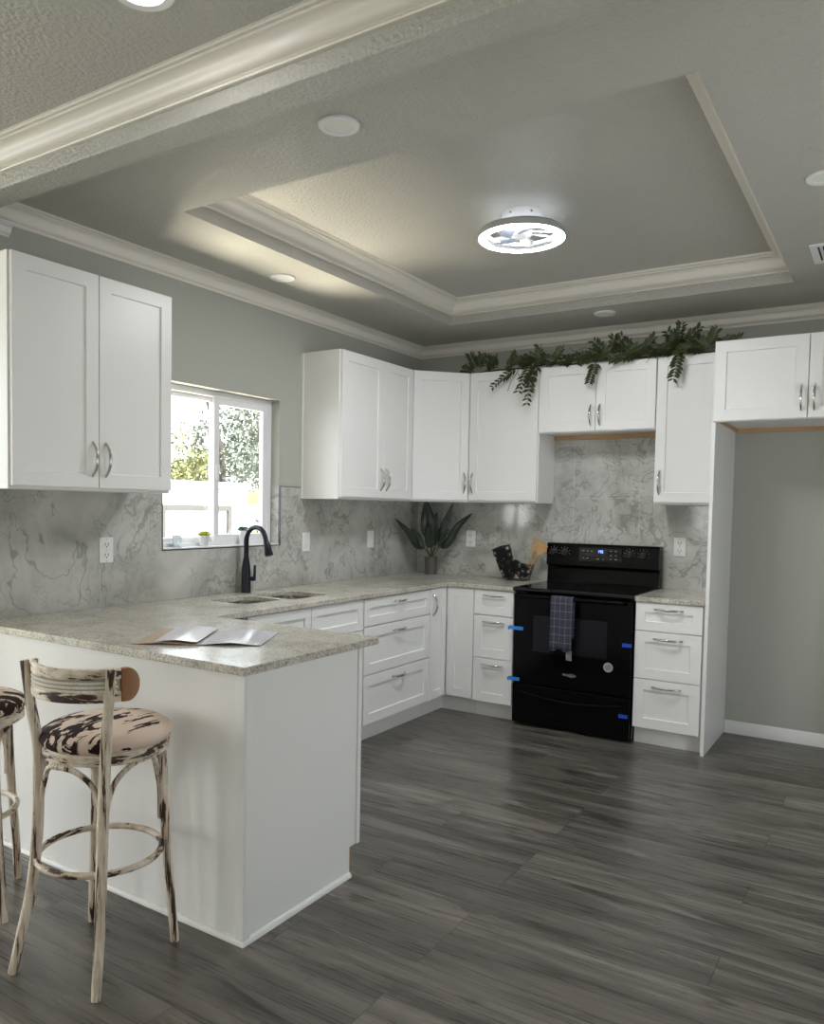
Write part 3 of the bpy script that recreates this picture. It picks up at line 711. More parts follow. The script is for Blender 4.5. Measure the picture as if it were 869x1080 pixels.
# ------------------------------------------------------------------ outlets and switches
def plate(label, x, y, z, kind, facing):
    o = thing('wall_outlet' if kind == 'outlet' else 'light_switch', label, 'outlet' if kind == 'outlet' else 'switch', (x, y, z), R90 if facing == 'x' else 0, 'outlets and switches on the backsplash')
    obj('cover_plate', B((-.040, .040, -.007, 0, -.063, .063)), PLATE, o, local=True, bevel=.003)
    if kind == 'outlet':
        for dz in (-.026, .026):
            s_ = obj('socket', B((-.020, .020, -.0085, -.006, dz-.018, dz+.018)), PLATE, o, local=True, bevel=.002)
            obj('slots', B((-.010, -.007, -.0092, -.008, dz-.004, dz+.010), (.007, .010, -.0092, -.008, dz-.004, dz+.010), (-.003, .003, -.0092, -.008, dz-.013, dz-.007)), SLOT, s_, local=True)
        for zz in (0, .054, -.054): obj('screw', B((-.0025, .0025, -.0085, -.006, zz-.0025, zz+.0025)), GREYP, o, local=True)
    else:
        obj('rocker', B((-.018, .018, -.0105, -.006, -.036, .036)), PLATE, o, local=True, bevel=.003)
        for zz in (.05, -.05): obj('screw', B((-.002, .002, -.0078, -.006, zz-.002, zz+.002)), GREYP, o, local=True)
    return o
plate('white double outlet left of the window above the peninsula', T, -2.988, 1.195, 'outlet', 'x')
plate('white rocker switch just right of the window and faucet', T, -1.441, 1.193, 'switch', 'x')
plate('white rocker switch on the window wall, left of the potted plant', T, -.694, 1.194, 'switch', 'x')
plate('white outlet between the potted plant and the wire basket', .493, -T, 1.199, 'outlet', 'y')
plate('white double outlet right of the range', 2.056, -T, 1.198, 'outlet', 'y')

# ------------------------------------------------------------------ counter objects
# potted plant
px_, py_ = .225, -.155
p = thing('potted_plant', 'dark broad-leaved plant in a grey metallic pot in the counter corner', 'plant', (px_, py_, ZC))
bm = bmesh.new(); lathe(bm, [(.040, 0), (.046, .002), (.057, .135), (.058, .138), (.053, .138), (.051, .125)], (px_, py_, ZC), 32, True)
pot = obj('pot', bm, POTM, p, smooth=True)
bm = bmesh.new(); lathe(bm, [(.052, .122), (.02, .127)], (px_, py_, ZC), 20, False, True); obj('soil', bm, SOIL, pot)
view = Vector((.54, -.84, 0)); side = Vector((.84, .54, 0))
def bigleaf(tip_s, tip_z, depth, base_z, length, width, droop, facing):
    """stalk from pot then a lanceolate blade; s along the picture plane, depth towards the viewer"""
    b0 = Vector((px_, py_, ZC+.12)); tip = b0+side*tip_s+view*depth; tip.z = tip_z
    mid = b0.lerp(tip, .38); mid.z = base_z
    path = spline([b0, b0.lerp(mid, .5)+Vector((0, 0, .03)), mid, mid.lerp(tip, .5)+Vector((0, 0, droop)), tip], 6)
    n = len(path); k0 = int(n*(1-length)); bm = bmesh.new(); rows = []
    for i in range(k0, n):
        u = (i-k0)/(n-1-k0); w = width*(math.sin(math.pi*min(1, u**.75)))**.8 if 0 < u < 1 else .001
        t_ = (path[min(i+1, n-1)]-path[max(i-1, 0)]).normalized()
        s_ = t_.cross(facing).normalized(); nn = s_.cross(t_)
        rows.append([path[i]+s_*w*q+nn*(abs(q)*w*.25+.004*math.sin(u*14)*abs(q)) for q in (-1, -.5, 0, .5, 1)])
    loops(bm, rows, False); lf = obj('leaf', bm, BIGLEAF, p, smooth='all', solid=.0012)
    bm = bmesh.new(); tube(bm, path[:k0+3], [.005-.002*i/(k0+3) for i in range(k0+3)], 7); obj('stalk', bm, PSTEM, p, smooth=True)
up_ = Vector((0, 0, 1))
bigleaf(-.29, 1.345, .16, 1.135, .66, .030, .015, (view+up_*.6).normalized())
bigleaf(-.17, 1.275, .10, 1.12, .55, .024, .02, (view+up_*.3).normalized())
bigleaf(-.05, 1.49, -.02, 1.24, .66, .062, .0, view)
bigleaf(.03, 1.40, .07, 1.16, .60, .036, .0, view)
bigleaf(-.03, 1.30, .10, 1.13, .55, .040, .02, view)
bigleaf(.16, 1.475, .02, 1.20, .62, .028, .0, (view+up_*.3).normalized())
bigleaf(.30, 1.395, .12, 1.15, .68, .032, .03, (view+up_*.6).normalized())
bigleaf(.13, 1.27, .09, 1.13, .5, .022, .02, (view+up_*.3).normalized())

# wire basket with mitt, pot holder, spatulas
bx_, by_ = .955, -.155
bk = thing('wire_basket', 'small black wire basket on the counter beside the range', 'basket', (bx_, by_, ZC))
bm = bmesh.new()
def rr_(sx, sy, z): return [(bx_+x, by_+y, z) for x, y in rrect(-sx, sx, -sy, sy, min(sx, sy)*.55, 4)]
for z, k in ((ZC+.005, 0), (ZC+.05, .4), (ZC+.095, .8), (ZC+.115, 1)): tube(bm, rr_(.078+.028*k, .06+.02*k, z), .0025 if k < 1 else .0035, 6, closed=True)
b0 = rr_(.078, .06, ZC+.005); b1 = rr_(.106, .08, ZC+.115)
for i in range(0, len(b0)): tube(bm, [b0[i], b1[i]], .0015, 5)
for q in (-.05, -.025, 0, .025, .05): tube(bm, [(bx_+q, by_-.058, ZC+.004), (bx_+q, by_+.058, ZC+.004)], .0015, 5)
obj('wire_frame', bm, WIRE, bk, smooth=True)
def pillow(bm, outline, thick, M):
    """puffy padded shape from an outline in the xz plane"""
    n = len(outline); cx = sum(a for a, _ in outline)/n; cz = sum(b for _, b in outline)/n
    rings = []
    for k, d in ((1, 0), (.97, .4), (.85, .8), (.55, 1.), (.2, 1.05)): rings.append([(cx+(a-cx)*k, -thick*d, cz+(b-cz)*k) for a, b in outline])
    back = [[(x, -y, z) for x, y, z in rg] for rg in rings[1:]]
    loops(bm, list(reversed(back))+rings, True, True, True); bmesh.ops.transform(bm, matrix=M, verts=bm.verts)
# oven mitt, cuff up, leaning out left of the basket
oc = spline([(-.045, 0), (-.055, .07), (-.058, .13), (-.062, .20), (0, .206), (.062, .20), (.060, .14), (.070, .105), (.092, .09), (.105, .06), (.095, .035), (.07, .045), (.052, .05), (.045, .02), (.02, -.012), (-.02, -.014), (-.045, 0)], 3)[:-1]
bm = bmesh.new(); pillow(bm, [(a*1.15, b*1.15) for a, b, *_ in [(v.x, v.y) for v in [Vector((q[0], q[1], 0)) for q in oc]]], .016, MX(bx_-.045, by_-.035, ZC+.018) @ Matrix.Rotation(math.radians(-17), 4, 'Y') @ Matrix.Rotation(math.radians(6), 4, 'X'))
mt = obj('oven_mitt', bm, MITT, smooth='all', subsurf=1); tag(mt, 'black floral oven mitt standing cuff up in the wire basket', 'oven mitt')
bm = bmesh.new()
Mm = MX(bx_-.045, by_-.035, ZC+.018) @ Matrix.Rotation(math.radians(-17), 4, 'Y') @ Matrix.Rotation(math.radians(6), 4, 'X')
tube(bm, [Mm @ Vector(q) for q in ((-.072, -.006, .230), (0, -.012, .238), (.072, -.006, .230), (.072, .006, .230), (0, .012, .238), (-.072, .006, .230))], .005, 8, closed=True)
obj('cuff_binding', bm, CHARC, mt)
bm = bmesh.new(); ph = [(.065*math.cos(a)*(1+.12*math.cos(4*a)), .055*math.sin(a)*(1+.1*math.cos(4*a))) for a in [2*math.pi*i/28 for i in range(28)]]
pillow(bm, ph, .012, MX(bx_+.052, by_-.045, ZC+.074) @ Matrix.Rotation(math.radians(8), 4, 'Y') @ Matrix.Rotation(math.radians(10), 4, 'X'))
o = obj('pot_holder', bm, MITT, smooth='all', subsurf=1); tag(o, 'folded black floral pot holder in front in the wire basket', 'pot holder')
bm = bmesh.new()
def spatula(name, label, base, tip, slots, sx):
    base, tip = Vector(base), Vector(tip); ax = (tip-base).normalized(); sd_ = Vector((ax.z, 0, -ax.x)).normalized(); nn = ax.cross(sd_)
    Ln = (tip-base).length; bm = bmesh.new(); w0, w1 = .007, .034
    M = Matrix((sd_, ax, nn)).transposed().to_4x4(); M.translation = base
    hw = Ln-.10
    def strip(pts_, t_=.003):
        loops(bm, [[M @ Vector((x, y, -t_)) for x, y in pts_], [M @ Vector((x, y, t_)) for x, y in pts_]], True, True, True)
    strip([(-w0, 0), (w0, 0), (w0*.9, hw*.8), (w0, hw), (-w0, hw), (-w0*.9, hw*.8)])
    if slots:
        strip([(-w0, hw), (w0, hw), (w1*.95, hw+.035), (-w1*.95, hw+.035)]); strip([(-w1, hw+.085), (w1, hw+.085), (w1, Ln), (-w1, Ln)])
        for i in range(4):
            x0 = -w1+i*(2*w1-.010)/3; strip([(x0, hw+.034), (x0+.010, hw+.034), (x0+.010, hw+.086), (x0, hw+.086)])
    else: strip([(-w0, hw), (w0, hw), (w1*.9, hw+.035), (w1, Ln-.006), (w1*.8, Ln), (-w1, Ln+.006), (-w1*.9, hw+.035)])
    o = obj(name, bm, BAMBOO, bevel=.001); tag(o, label, 'spatula')
spatula('slotted_spatula', 'slotted bamboo spatula leaning in the wire basket, the left one', (.985, -.125, ZC+.02), (1.085, -.10, 1.222), True, 0)
spatula('wooden_spatula', 'solid bamboo turner leaning in the wire basket, the right one', (1.00, -.155, ZC+.02), (1.160, -.165, 1.190), False, 0)

# brochure on the peninsula
def sheet(bm, pts_, z0, n=10, lift=.0):
    (a, b, c_, d_) = [Vector((*q, 0)) for q in pts_]; rows = []
    for i in range(n+1):
        u = i/n; rows.append([tuple(a.lerp(b, u)+Vector((0, 0, z0+lift*math.sin(math.pi*u)**2))), tuple(d_.lerp(c_, u)+Vector((0, 0, z0+lift*math.sin(math.pi*u)**2)))])
    loops(bm, rows, False)
br = thing('brochure', 'open glossy brochure lying on the peninsula countertop', 'brochure', (1.05, -3.32, ZC))
bm = bmesh.new(); sheet(bm, [(.958, -3.592), (1.152, -3.462), (.965, -3.165), (.768, -3.290)], ZC+.0025, 10, .006); obj('page', bm, PAPERW, br, solid=.002)
bm = bmesh.new(); sheet(bm, [(1.152, -3.462), (1.347, -3.332), (1.198, -3.061), (.985, -3.185)], ZC+.0035, 10, .008); obj('page', bm, PAPER, br, solid=.002)
bm = bmesh.new(); sheet(bm, [(1.02, -3.54), (1.155, -3.46), (.972, -3.17), (.83, -3.262)], ZC+.012, 8, .006); obj('page', bm, PAPER, br, solid=.0012)

# sill pots and jar
def sillpot(y, name, label, leafm, r0, z0, h, kind):
    o = thing(name, label, 'plant', (-.028, y, WZ0+.006))
    bm = bmesh.new(); lathe(bm, [(r0*.75, 0), (r0*.78, .001), (r0, h), (r0*.9, h), (r0*.88, h-.008)], (-.028, y, WZ0+.006), 24, True, True); obj('pot', bm, WPOT, o, smooth=True)
    bm = bmesh.new()
    for k in range(3):
        for i in range(8 if kind else 6):
            a = 2*math.pi*i/8+k*.4; tilt = .35+.4*k; c0 = Vector((-.028, y, WZ0+.006+h-.004)); dr_ = Vector((math.cos(a)*math.cos(tilt), math.sin(a)*math.cos(tilt), math.sin(tilt)))
            ln = .042-.004*k; tube(bm, [c0, c0+dr_*ln*.5, c0+dr_*ln*.85, c0+dr_*ln], [.005, .011, .008, .001], 8, flat=.5)
    obj('leaves', bm, leafm, o, smooth='all')
sillpot(-2.300, 'succulent', 'yellow-green succulent in a white pot on the window sill', SUCC, .032, 0, .062, 1)
sillpot(-1.985, 'succulent', 'dark succulent in a white pot on the sill behind the faucet', SUCD, .026, 0, .085, 0)
bm = bmesh.new(); lathe(bm, [(.024, 0), (.026, .003), (.026, .062), (.024, .066), (.022, .064), (.022, .006), (.01, .005)], (-.03, -2.50, WZ0+.006), 20, True, True)
o = obj('glass_jar', bm, JAR, smooth=True); tag(o, 'small clear glass jar at the left end of the window sill', 'jar')

# ------------------------------------------------------------------ garland on the cabinets
g = thing('garland', 'green artificial leaf garland draped along the wall cabinet tops', 'garland', (1.4, -.25, ZU))
vine = spline([(.63, -.24, ZU+0.012), (.80, -.26, ZU+0.018), (.95, -.27, ZU+0.012), (1.08, -.29, ZU+0.012), (1.2, -.27, ZU+0.026), (1.36, -.25, ZU+0.014), (1.55, -.28, ZU+0.020), (1.68, -.26, ZU+0.024), (1.85, -.27, ZU+0.016), (2.0, -.28, ZU+0.024), (2.12, -.26, ZU+0.024), (2.25, -.22, ZU+0.020), (2.36, -.25, ZU+0.018)], 8)
bm = bmesh.new(); tube(bm, vine, .005, 6); obj('vine', bm, STEM, g, smooth=True)
def sprig(p0, d, length, nl, ll, m, droop=0.):
    p0 = Vector(p0); d = Vector(d); d = Vector((d.x, d.y, d.z*.72 if d.z > 0 else d.z)).normalized(); bm = bmesh.new(); pts_ = []
    for i in range(9):
        u = i/8; pts_.append(p0+d*length*u+Vector((0, -.02*u*droop, -droop*length*.5*u*u)))
    tube(bm, pts_, [.0022-.0014*i/8 for i in range(9)], 5)
    for i in range(nl):
        u = .15+.85*i/(nl-1); k = min(7, int(u*8)); q = pts_[k].lerp(pts_[k+1], u*8-k); t_ = (pts_[k+1]-pts_[k]).normalized()
        for s_ in (-1, 1):
            nb = Vector((.25*random.uniform(-1, 1), -1, .4)).normalized(); sd_ = t_.cross(nb).normalized()*s_
            dr_ = (sd_*.8+t_*.65+Vector((random.uniform(-.2, .2), random.uniform(-.25, .15), random.uniform(-.15, .15)))).normalized()
            l_ = ll*(1-.35*u)*random.uniform(.8, 1.15); wv = dr_.cross(nb).normalized()*l_*.19; bow = nb*l_*.07
            pp = [q, q+dr_*l_*.35+wv+bow, q+dr_*l_*.7+wv*.75+bow, q+dr_*l_, q+dr_*l_*.7-wv*.75+bow, q+dr_*l_*.35-wv+bow]
            bm.faces.new([bm.verts.new(x) for x in pp])
    return obj('sprig', bm, m, g)
rs = random.Random(11)
spr = [((.665, -.30, 2.45), (-.3, -.2, .9), .11, 0), ((.68, -.30, 2.45), (.2, -.2, .9), .10, 0), ((.73, -.3, 2.44), (.6, -.3, .5), .12, 0), ((.64, -.3, 2.43), (-.8, -.2, .3), .08, 0),
  ((.88, -.31, 2.45), (.7, -.4, .25), .16, .2), ((.84, -.31, 2.44), (-.5, -.3, .6), .12, 0), ((.93, -.31, 2.44), (.4, -.3, .7), .10, 0), ((1.0, -.33, 2.43), (-.75, -.35, -.5), .19, .3),
  ((1.10, -.34, 2.42), (.05, -.35, -.95), .25, .1), ((1.10, -.34, 2.45), (-.15, -.45, -.6), .18, .5), ((1.14, -.33, 2.45), (-.1, -.4, -.8), .17, .3), ((1.16, -.32, 2.46), (.1, -.4, .6), .12, 0), ((1.24, -.32, 2.46), (.5, -.3, .5), .12, 0),
  ((1.30, -.31, 2.45), (.8, -.3, .2), .13, .1), ((1.22, -.32, 2.46), (-.6, -.4, .3), .12, 0), ((1.40, -.31, 2.44), (.9, -.3, .1), .12, 0),
  ((1.56, -.34, 2.42), (-.15, -.4, -.9), .14, .1), ((1.55, -.32, 2.45), (.7, -.4, .3), .12, 0),
  ((1.64, -.31, 2.47), (.5, -.3, .8), .14, 0), ((1.64, -.31, 2.47), (-.5, -.3, .7), .13, 0), ((1.68, -.31, 2.47), (.9, -.3, .3), .14, 0), ((1.60, -.31, 2.47), (-.9, -.3, .2), .12, .1), ((1.66, -.31, 2.47), (.1, -.3, .9), .12, 0),
  ((1.83, -.32, 2.46), (-.85, -.3, -.15), .16, .1), ((1.84, -.32, 2.46), (.5, -.3, .6), .13, 0), ((1.88, -.32, 2.46), (.9, -.3, .2), .14, 0), ((1.80, -.32, 2.46), (-.4, -.3, .8), .10, 0),
  ((2.0, -.32, 2.47), (.4, -.3, .6), .13, 0), ((2.02, -.32, 2.47), (.8, -.35, .0), .12, .2), ((2.06, -.31, 2.46), (.15, -.15, .95), .15, 0), ((2.08, -.31, 2.47), (-.35, -.2, .8), .12, 0), ((2.09, -.31, 2.49), (.55, -.2, .7), .15, 0),
  ((2.09, -.34, 2.45), (-.12, -.3, -.95), .17, .1), ((2.05, -.33, 2.47), (-.7, -.4, .1), .12, .1),
  ((2.24, -.31, 2.46), (-.5, -.2, .7), .12, 0), ((2.25, -.31, 2.46), (.3, -.2, .8), .11, 0), ((2.27, -.31, 2.46), (.9, -.2, .4), .11, 0), ((2.22, -.31, 2.45), (-.8, -.3, .2), .10, 0), ((2.34, -.33, 2.45), (.8, -.3, .4), .10, 0)]
for i in range(13):
    q = vine[int((i+3.5)/17*len(vine))]; spr.append(((q.x, -.31, q.z+.02), (rs.choice((-1, 1))*rs.uniform(.5, .9), rs.uniform(-.4, -.1), rs.uniform(.05, .5)), rs.uniform(.09, .13), 0))
for p0, d, ln, dr_ in spr: sprig((p0[0], p0[1], ZU+(p0[2]-ZU)*.62), d, ln*1.05, 8, .068, rs.choice([GARL, GARL, GARL2]), dr_)
bm = bmesh.new()
for pts_ in ([(1.02, -.33, 2.44), (.98, -.35, 2.36), (.95, -.35, 2.32), (.93, -.35, 2.26)], [(1.0, -.34, 2.38), (1.03, -.35, 2.33), (1.02, -.35, 2.29)], [(1.55, -.3, 2.47), (1.47, -.31, 2.52), (1.40, -.31, 2.50), (1.36, -.31, 2.53)], [(1.5, -.31, 2.49), (1.43, -.32, 2.48), (1.40, -.32, 2.465)], [(1.92, -.33, 2.44), (1.90, -.34, 2.40), (1.88, -.34, 2.38)]):
    tube(bm, spline(pts_, 5), .0018, 5)
obj('twigs', bm, STEM, g, smooth=True)

# ------------------------------------------------------------------ ceiling fixtures
def downlight(x, y, z, label, lit=False, rad=.07):
    o = thing('recessed_light', label, 'ceiling light', (x, y, z), 0, 'recessed ceiling lights')
    bm = bmesh.new(); lathe(bm, [(rad, 0), (rad, -.006), (rad*.94, -.010), (rad*.70, -.008), (rad*.68, -.002)], (x, y, z), 36); obj('trim_ring', bm, FANW if not lit else PLATE, o, smooth=True)
    bm = bmesh.new(); lathe(bm, [(rad*.69, -.004), (rad*.69, -.0045)], (x, y, z), 36, True, True); obj('diffuser', bm, LEDD if lit else DIFF, o)
    return o
downlight(1.657, -3.313, H, 'unlit recessed ceiling light nearest the beam')
downlight(.332, -2.065, H, 'unlit recessed ceiling light above the sink')
downlight(3.00, -2.046, H, 'unlit recessed ceiling light at the right edge of the photo')
downlight(1.633, -.424, H, 'unlit recessed ceiling light above the garland and range')
dl = downlight(1.580, -4.065, ZL, 'lit recessed ceiling light on the near side of the beam', True, .085)
ll_ = daylight('downlight_glow', (1.580, -4.065, ZL-.014), (0, 0, -1), .11, .11, 1.4, (1, .97, .93)); ll_.data.shape = 'DISK'
# fan light
fx_, fy_, fz_ = 1.688, -1.880, 2.757
fl = thing('ceiling_fan_light', 'white ring-shaped ceiling fan light glowing in the tray ceiling', 'ceiling light', (fx_, fy_, ZT))
bm = bmesh.new(); lathe(bm, [(.098, 0), (.098, -.040), (.094, -.046), (.02, -.048)], (fx_, fy_, ZT), 40, False, True); mb = obj('mount', bm, FANW, fl, smooth=True)
for a in (200, 260, 320):
    bm = bmesh.new(); q = (fx_+.098*math.cos(math.radians(a)), fy_+.098*math.sin(math.radians(a))); lathe(bm, [(.006, -.014), (.006, -.006)], (*q, ZT-.01), 8, True, True); obj('screw', bm, CHROME, mb)
bm = bmesh.new(); lathe(bm, [(.170, -.016), (.165, -.012), (.160, .004), (.160, .012), (.166, .022), (.198, .022), (.207, .012), (.207, -.012), (.206, -.016)], (fx_, fy_, fz_), 64); obj('ring_housing', bm, RINGB, fl, smooth=True)
bm = bmesh.new(); lathe(bm, [(.206, -.016), (.201, -.0185), (.173, -.0185), (.170, -.016)], (fx_, fy_, fz_), 64); obj('ring_diffuser', bm, LEDR, fl, smooth=True)
bm = bmesh.new(); lathe(bm, [(.1592, .004), (.1592, .016)], (fx_, fy_, fz_), 48); obj('added_glow_band', bm, ADDGLOW, fl, smooth=True)  # glowing band added inside the ring to brighten mount and ceiling
bm = bmesh.new(); lathe(bm, [(.045, .056), (.048, .02), (.046, -.004), (.030, -.012), (.010, -.013)], (fx_, fy_, fz_), 32, True, True)
obj('motor_hub', bm, FANW, fl, smooth=True)
for k in range(3):
    bm = bmesh.new(); a = 2*math.pi*k/3+.5
    tube(bm, [(fx_+.04*math.cos(a), fy_+.04*math.sin(a), fz_+.02), (fx_+.175*math.cos(a), fy_+.175*math.sin(a), fz_+.016)], .006, 8); obj('spoke', bm, FANW, fl, smooth=True)
for k in range(5):
    a = 2*math.pi*k/5+.25; bm = bmesh.new(); rows = []
    for i in range(7):
        u = i/6; rr = .045+.095*u; w = .012+.024*math.sin(math.pi*(.15+.75*u)); sw = a+.35*u
        c0 = Vector((fx_+rr*math.cos(sw), fy_+rr*math.sin(sw), fz_-.002)); tn = Vector((-math.sin(sw), math.cos(sw), 0))
        rows.append([c0-tn*w+Vector((0, 0, -.008)), c0+Vector((0, 0, .001)), c0+tn*w+Vector((0, 0, .008))])
    loops(bm, rows, False); obj('blade', bm, FANB, fl, smooth='all', solid=.002)
# vent
v = thing('ceiling_vent', 'white slatted ceiling air vent near the top right of the photo', 'vent', (2.99, -1.07, H))
obj('frame', B((2.868, 3.12, -1.228, -1.195, H-.008, H), (2.868, 3.12, -.945, -.912, H-.008, H), (2.868, 2.90, -1.195, -.945, H-.008, H), (3.088, 3.12, -1.195, -.945, H-.008, H)), FANW, v, bevel=.002)
obj('duct_recess', B((2.90, 3.088, -1.195, -.945, H-.0015, H-.0005)), SLOT, v)
for i in range(8):
    x = 2.915+i*.0225; bm = bmesh.new(); quad(bm, (x-.006, -1.195, H-.002), (x+.008, -1.195, H-.010), (x+.008, -.945, H-.010), (x-.006, -.945, H-.002)); obj('slat', bm, FANW, v, solid=.0015)

# ------------------------------------------------------------------ bar stools
def make_stool(loc, rot, label):
    t = thing('bar_stool', label, 'bar stool', loc, rot, 'bar stools at the peninsula')
    LG = dict(rl=[(-.165, -.172, 0), (-.148, -.152, .12), (-.124, -.136, .26), (-.107, -.127, .45), (-.102, -.130, .68), (-.118, -.140, .82), (-.137, -.146, .955)],
              rr=[(.160, -.176, 0), (.155, -.160, .12), (.150, -.146, .26), (.146, -.134, .45), (.150, -.126, .68), (.164, -.131, .82), (.182, -.138, .955)],
              fr=[(.170, .172, 0), (.160, .156, .2), (.148, .143, .45), (.138, .136, .675)], fl=[(-.165, .162, 0), (-.152, .155, .2), (-.130, .142, .45), (-.120, .136, .675)])
    for k in ('rl', 'rr', 'fr', 'fl'):
        pts_ = spline(LG[k], 6); n = len(pts_)
        bm = bmesh.new(); tube(bm, pts_, [.0135+.0035*math.sin(math.pi*i/(n-1)) if k[0] == 'r' else .0135+.004*i/(n-1) for i in range(n)], 12)
        obj('leg', bm, WORN, t, smooth=True, local=True)
    cx, cy = .022, .024
    bm = bmesh.new(); tube(bm, [(.014+.186*math.cos(a), .004+.181*math.sin(a), .345) for a in [2*math.pi*i/48 for i in range(48)]], .0105, 10, closed=True)
    obj('footrest_ring', bm, WORNH, t, smooth=True, local=True)
    corners = [Vector((-.104, -.128, 0)), Vector((.148, -.131, 0)), Vector((.142, .139, 0)), Vector((-.125, .139, 0))]
    for i in range(4):
        a, b = corners[i], corners[(i+1) % 4]; md = (a+b)/2; outw = (md-Vector((cx, cy, 0))).normalized()
        pts_ = [a.lerp(b, .03)+Vector((0, 0, .42)), a.lerp(b, .04)+Vector((0, 0, .52)), a.lerp(b, .13)+outw*.006+Vector((0, 0, .60)), a.lerp(b, .30)+outw*.03+Vector((0, 0, .648)), md+outw*.045+Vector((0, 0, .660)),
               b.lerp(a, .30)+outw*.03+Vector((0, 0, .648)), b.lerp(a, .13)+outw*.006+Vector((0, 0, .60)), b.lerp(a, .04)+Vector((0, 0, .52)), b.lerp(a, .03)+Vector((0, 0, .42))]
        bm = bmesh.new(); tube(bm, spline(pts_, 5), .0085, 9); obj('arch_brace', bm, WORN, t, smooth=True, local=True)
    bm = bmesh.new(); lathe(bm, [(.130, .660), (.182, .660), (.189, .664), (.190, .692), (.186, .697), (.13, .698)], (cx, cy, 0), 48, True, True); obj('seat_frame', bm, WORNH, t, smooth=True, local=True)
    bm = bmesh.new(); lathe(bm, [(.17, .694), (.186, .697), (.195, .706), (.198, .718), (.192, .732), (.170, .745), (.13, .752), (.07, .756), (.01, .757)], (cx, cy, 0), 56, True, True); obj('seat_cushion', bm, HIDE, t, smooth='all', local=True)
    # curved crest rail: arc bowing back behind the posts
    def arc(th, z, rad): return (.022+rad*math.sin(th), .008-rad*math.cos(th), z)
    def band(z0, z1, th0, th1, half, rad, m, nm, par, rnd=0.):
        bm = bmesh.new(); rg = []; n = 28
        for i in range(n+1):
            u = i/n; th = th0+(th1-th0)*u
            sh = 0 if not rnd else 1-math.sqrt(max(.02, 1-max(0, (u-.3)/.7)**2))
            zz0, zz1 = z0+sh*(z1-z0)*.5, z1-sh*(z1-z0)*.5
            rg.append([arc(th, zz0, rad-half), arc(th, zz0, rad+half), arc(th, zz1, rad+half), arc(th, zz1, rad-half)])
        loops(bm, rg, True, True, True); return obj(nm, bm, m, par, local=True, bevel=.004, smooth=True)
    A0, A1 = -.98, .98; R_ = .196
    top = band(.922, .953, A0, A1, .009, R_, WORNH, 'crest_rail', t)
    band(.855, .886, A0, A1, .009, R_, WORNH, 'lower_rail', t)
    band(.884, .924, A0+.12, A1, .004, R_, CANEB, 'cane_panel', t)
    band(.855, .953, A1, A1+.27, .009, R_, WOODB, 'rail_end', t, 1.)
    # cane weave knots
    bm = bmesh.new()
    for j in range(3):
        for i in range(44):
            th = A0+.2+(A1-A0-.25)*(i+.5*(j % 2))/44; x, y, z = arc(th, .888+.012*j, R_)
            for s_ in (-1, 1): 
                bmesh.ops.create_uvsphere(bm, u_segments=6, v_segments=4, radius=.0050, matrix=Matrix.Translation(Vector((x, y, z))+s_*.004*Vector((math.sin(th), -math.cos(th), 0))))
    obj('weave', bm, CANE, bpy.data.objects[[c.name for c in t.children if c.name.startswith('cane_panel')][0]], local=True, smooth='all')
    return t
s1 = make_stool((1.217, -3.936, 0), math.radians(11), 'cream distressed bar stool with cowhide seat, fully in view before the peninsula')
s2 = dup(s1, (.551, -4.004, 0), math.radians(-40.4), 'cream distressed bar stool with cowhide seat, cut off by the left photo edge')

# ------------------------------------------------------------------ outside the kitchen window
struct('ground', B((-30, -.15, -12, 30, -.4, -.35)), GRASS)
sh = thing('shed', 'white painted shed with a framed door outside the window', 'shed', (-3.6, .4, -.35))
obj('walls', B((-4.2, -3.0, -1.8, 1.2, -.35, 1.60)), SHEDM, sh)
obj('roof', B((-4.25, -2.96, -1.85, 1.22, 1.60, 1.672)), SHEDM, sh, bevel=.01)
dn = obj('door', B((-3.0, -2.985, -.02, .86, -.2, 1.36)), SHEDM, sh)
obj('door_frame', B((-3.0, -2.96, -.075, -.02, -.2, 1.42), (-3.0, -2.96, .86, .915, -.2, 1.42), (-3.0, -2.96, -.02, .86, 1.36, 1.42)), SHEDG, sh, bevel=.004)
fe = thing('fence', 'yellow pine board fence beyond the shed outside the window', 'fence', (-4.6, 3.0, -.35))
obj('top_board', B((-4.62, -4.57, 1.5, 5.2, 1.44, 1.62)), FENCEM, fe)
for y in (1.7, 3.3, 4.9): obj('post', B((-4.70, -4.62, y, y+.09, -.35, 1.62)), FENCEM, fe)
obj('lower_board', B((-4.62, -4.57, 1.5, 5.2, .2, .38)), FENCEM, fe)
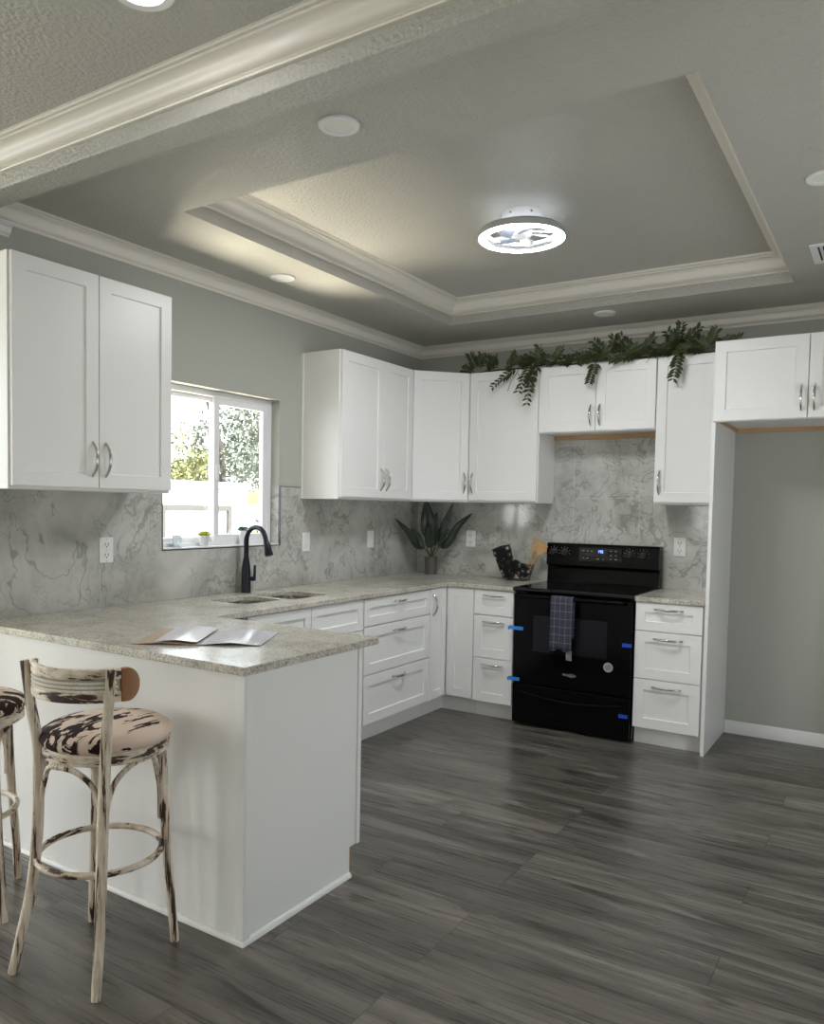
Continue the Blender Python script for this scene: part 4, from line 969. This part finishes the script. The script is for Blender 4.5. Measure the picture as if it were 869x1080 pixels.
def tree(name, label, base, blobs, m, n, size, seed, trunk):
    rr = random.Random(seed); t = thing(name, label, 'tree', base); bm = bmesh.new()
    for (cx, cy, cz, rx, ry, rz), k in blobs:
        for i in range(int(n*k)):
            while True:
                q = Vector((rr.uniform(-1, 1), rr.uniform(-1, 1), rr.uniform(-1, 1)))
                if q.length < 1: break
            q *= (.6+.4*rr.random())
            c0 = Vector((cx+q.x*rx, cy+q.y*ry, cz+q.z*rz)); a = Vector((rr.gauss(0, 1), rr.gauss(0, 1), rr.gauss(0, 1))).normalized(); b = a.orthogonal().normalized(); l_ = size*rr.uniform(.6, 1.3)
            bm.faces.new([bm.verts.new(p) for p in (c0-a*l_, c0+b*l_*.45, c0+a*l_, c0-b*l_*.45)])
    obj('foliage', bm, m, t)
    bm = bmesh.new()
    for pts_, r0 in trunk: tube(bm, spline(pts_, 5), [r0*(1-.7*i/(5*(len(pts_)-1))) for i in range(5*(len(pts_)-1)+1)], 8)
    obj('trunk', bm, BARK, t, smooth=True)
tree('tree', 'grey-green tree filling the right pane of the window', (-8.0, 5.9, -.35), [((-8.0, 6.5, 3.4, 1.0, 1.0, 1.0), 1), ((-7.9, 6.3, 2.3, .9, .95, .8), .8), ((-8, 7.3, 2.6, 1., .8, 1.1), .7), ((-8.0, 5.25, 2.5, .4, .22, .75), .2)], LEAFG, 2600, .048, 3,
     [([(-8, 5.9, -.4), (-8, 5.8, 1.4), (-7.9, 5.6, 2.6), (-7.9, 5.2, 3.6)], .12), ([(-7.4, 7.0, 2.2), (-7.2, 6.5, 2.55), (-7.1, 6.0, 2.7), (-7.0, 5.6, 2.9)], .035), ([(-7.3, 6.6, 2.4), (-7.2, 6.2, 2.25), (-7.1, 5.9, 2.4)], .025)])
tree('bush', 'yellow-green bush above the shed in the left pane of the window', (-7.0, 3.6, -.35), [((-7.0, 3.75, 1.9, .5, .4, .42), .8), ((-7.0, 4.2, 2.0, .5, .35, .5), .8), ((-7.0, 3.85, 2.5, .3, .25, .4), .12)], LEAFY, 1200, .042, 5, [([(-7, 3.6, -.4), (-7, 3.6, 1.), (-7, 3.5, 2.2)], .07), ([(-7, 3.5, 1.8), (-7, 3.2, 2.4), (-7, 3.1, 2.7)], .02)])
tree('shrub', 'green shrub right of the shed below the pine fence board', (-4.2, 2.7, -.35), [((-4.15, 2.75, .75, .3, .6, .62), 1)], LEAFY, 900, .045, 9, [([(-4.15, 2.7, -.4), (-4.15, 2.7, .6)], .05)])
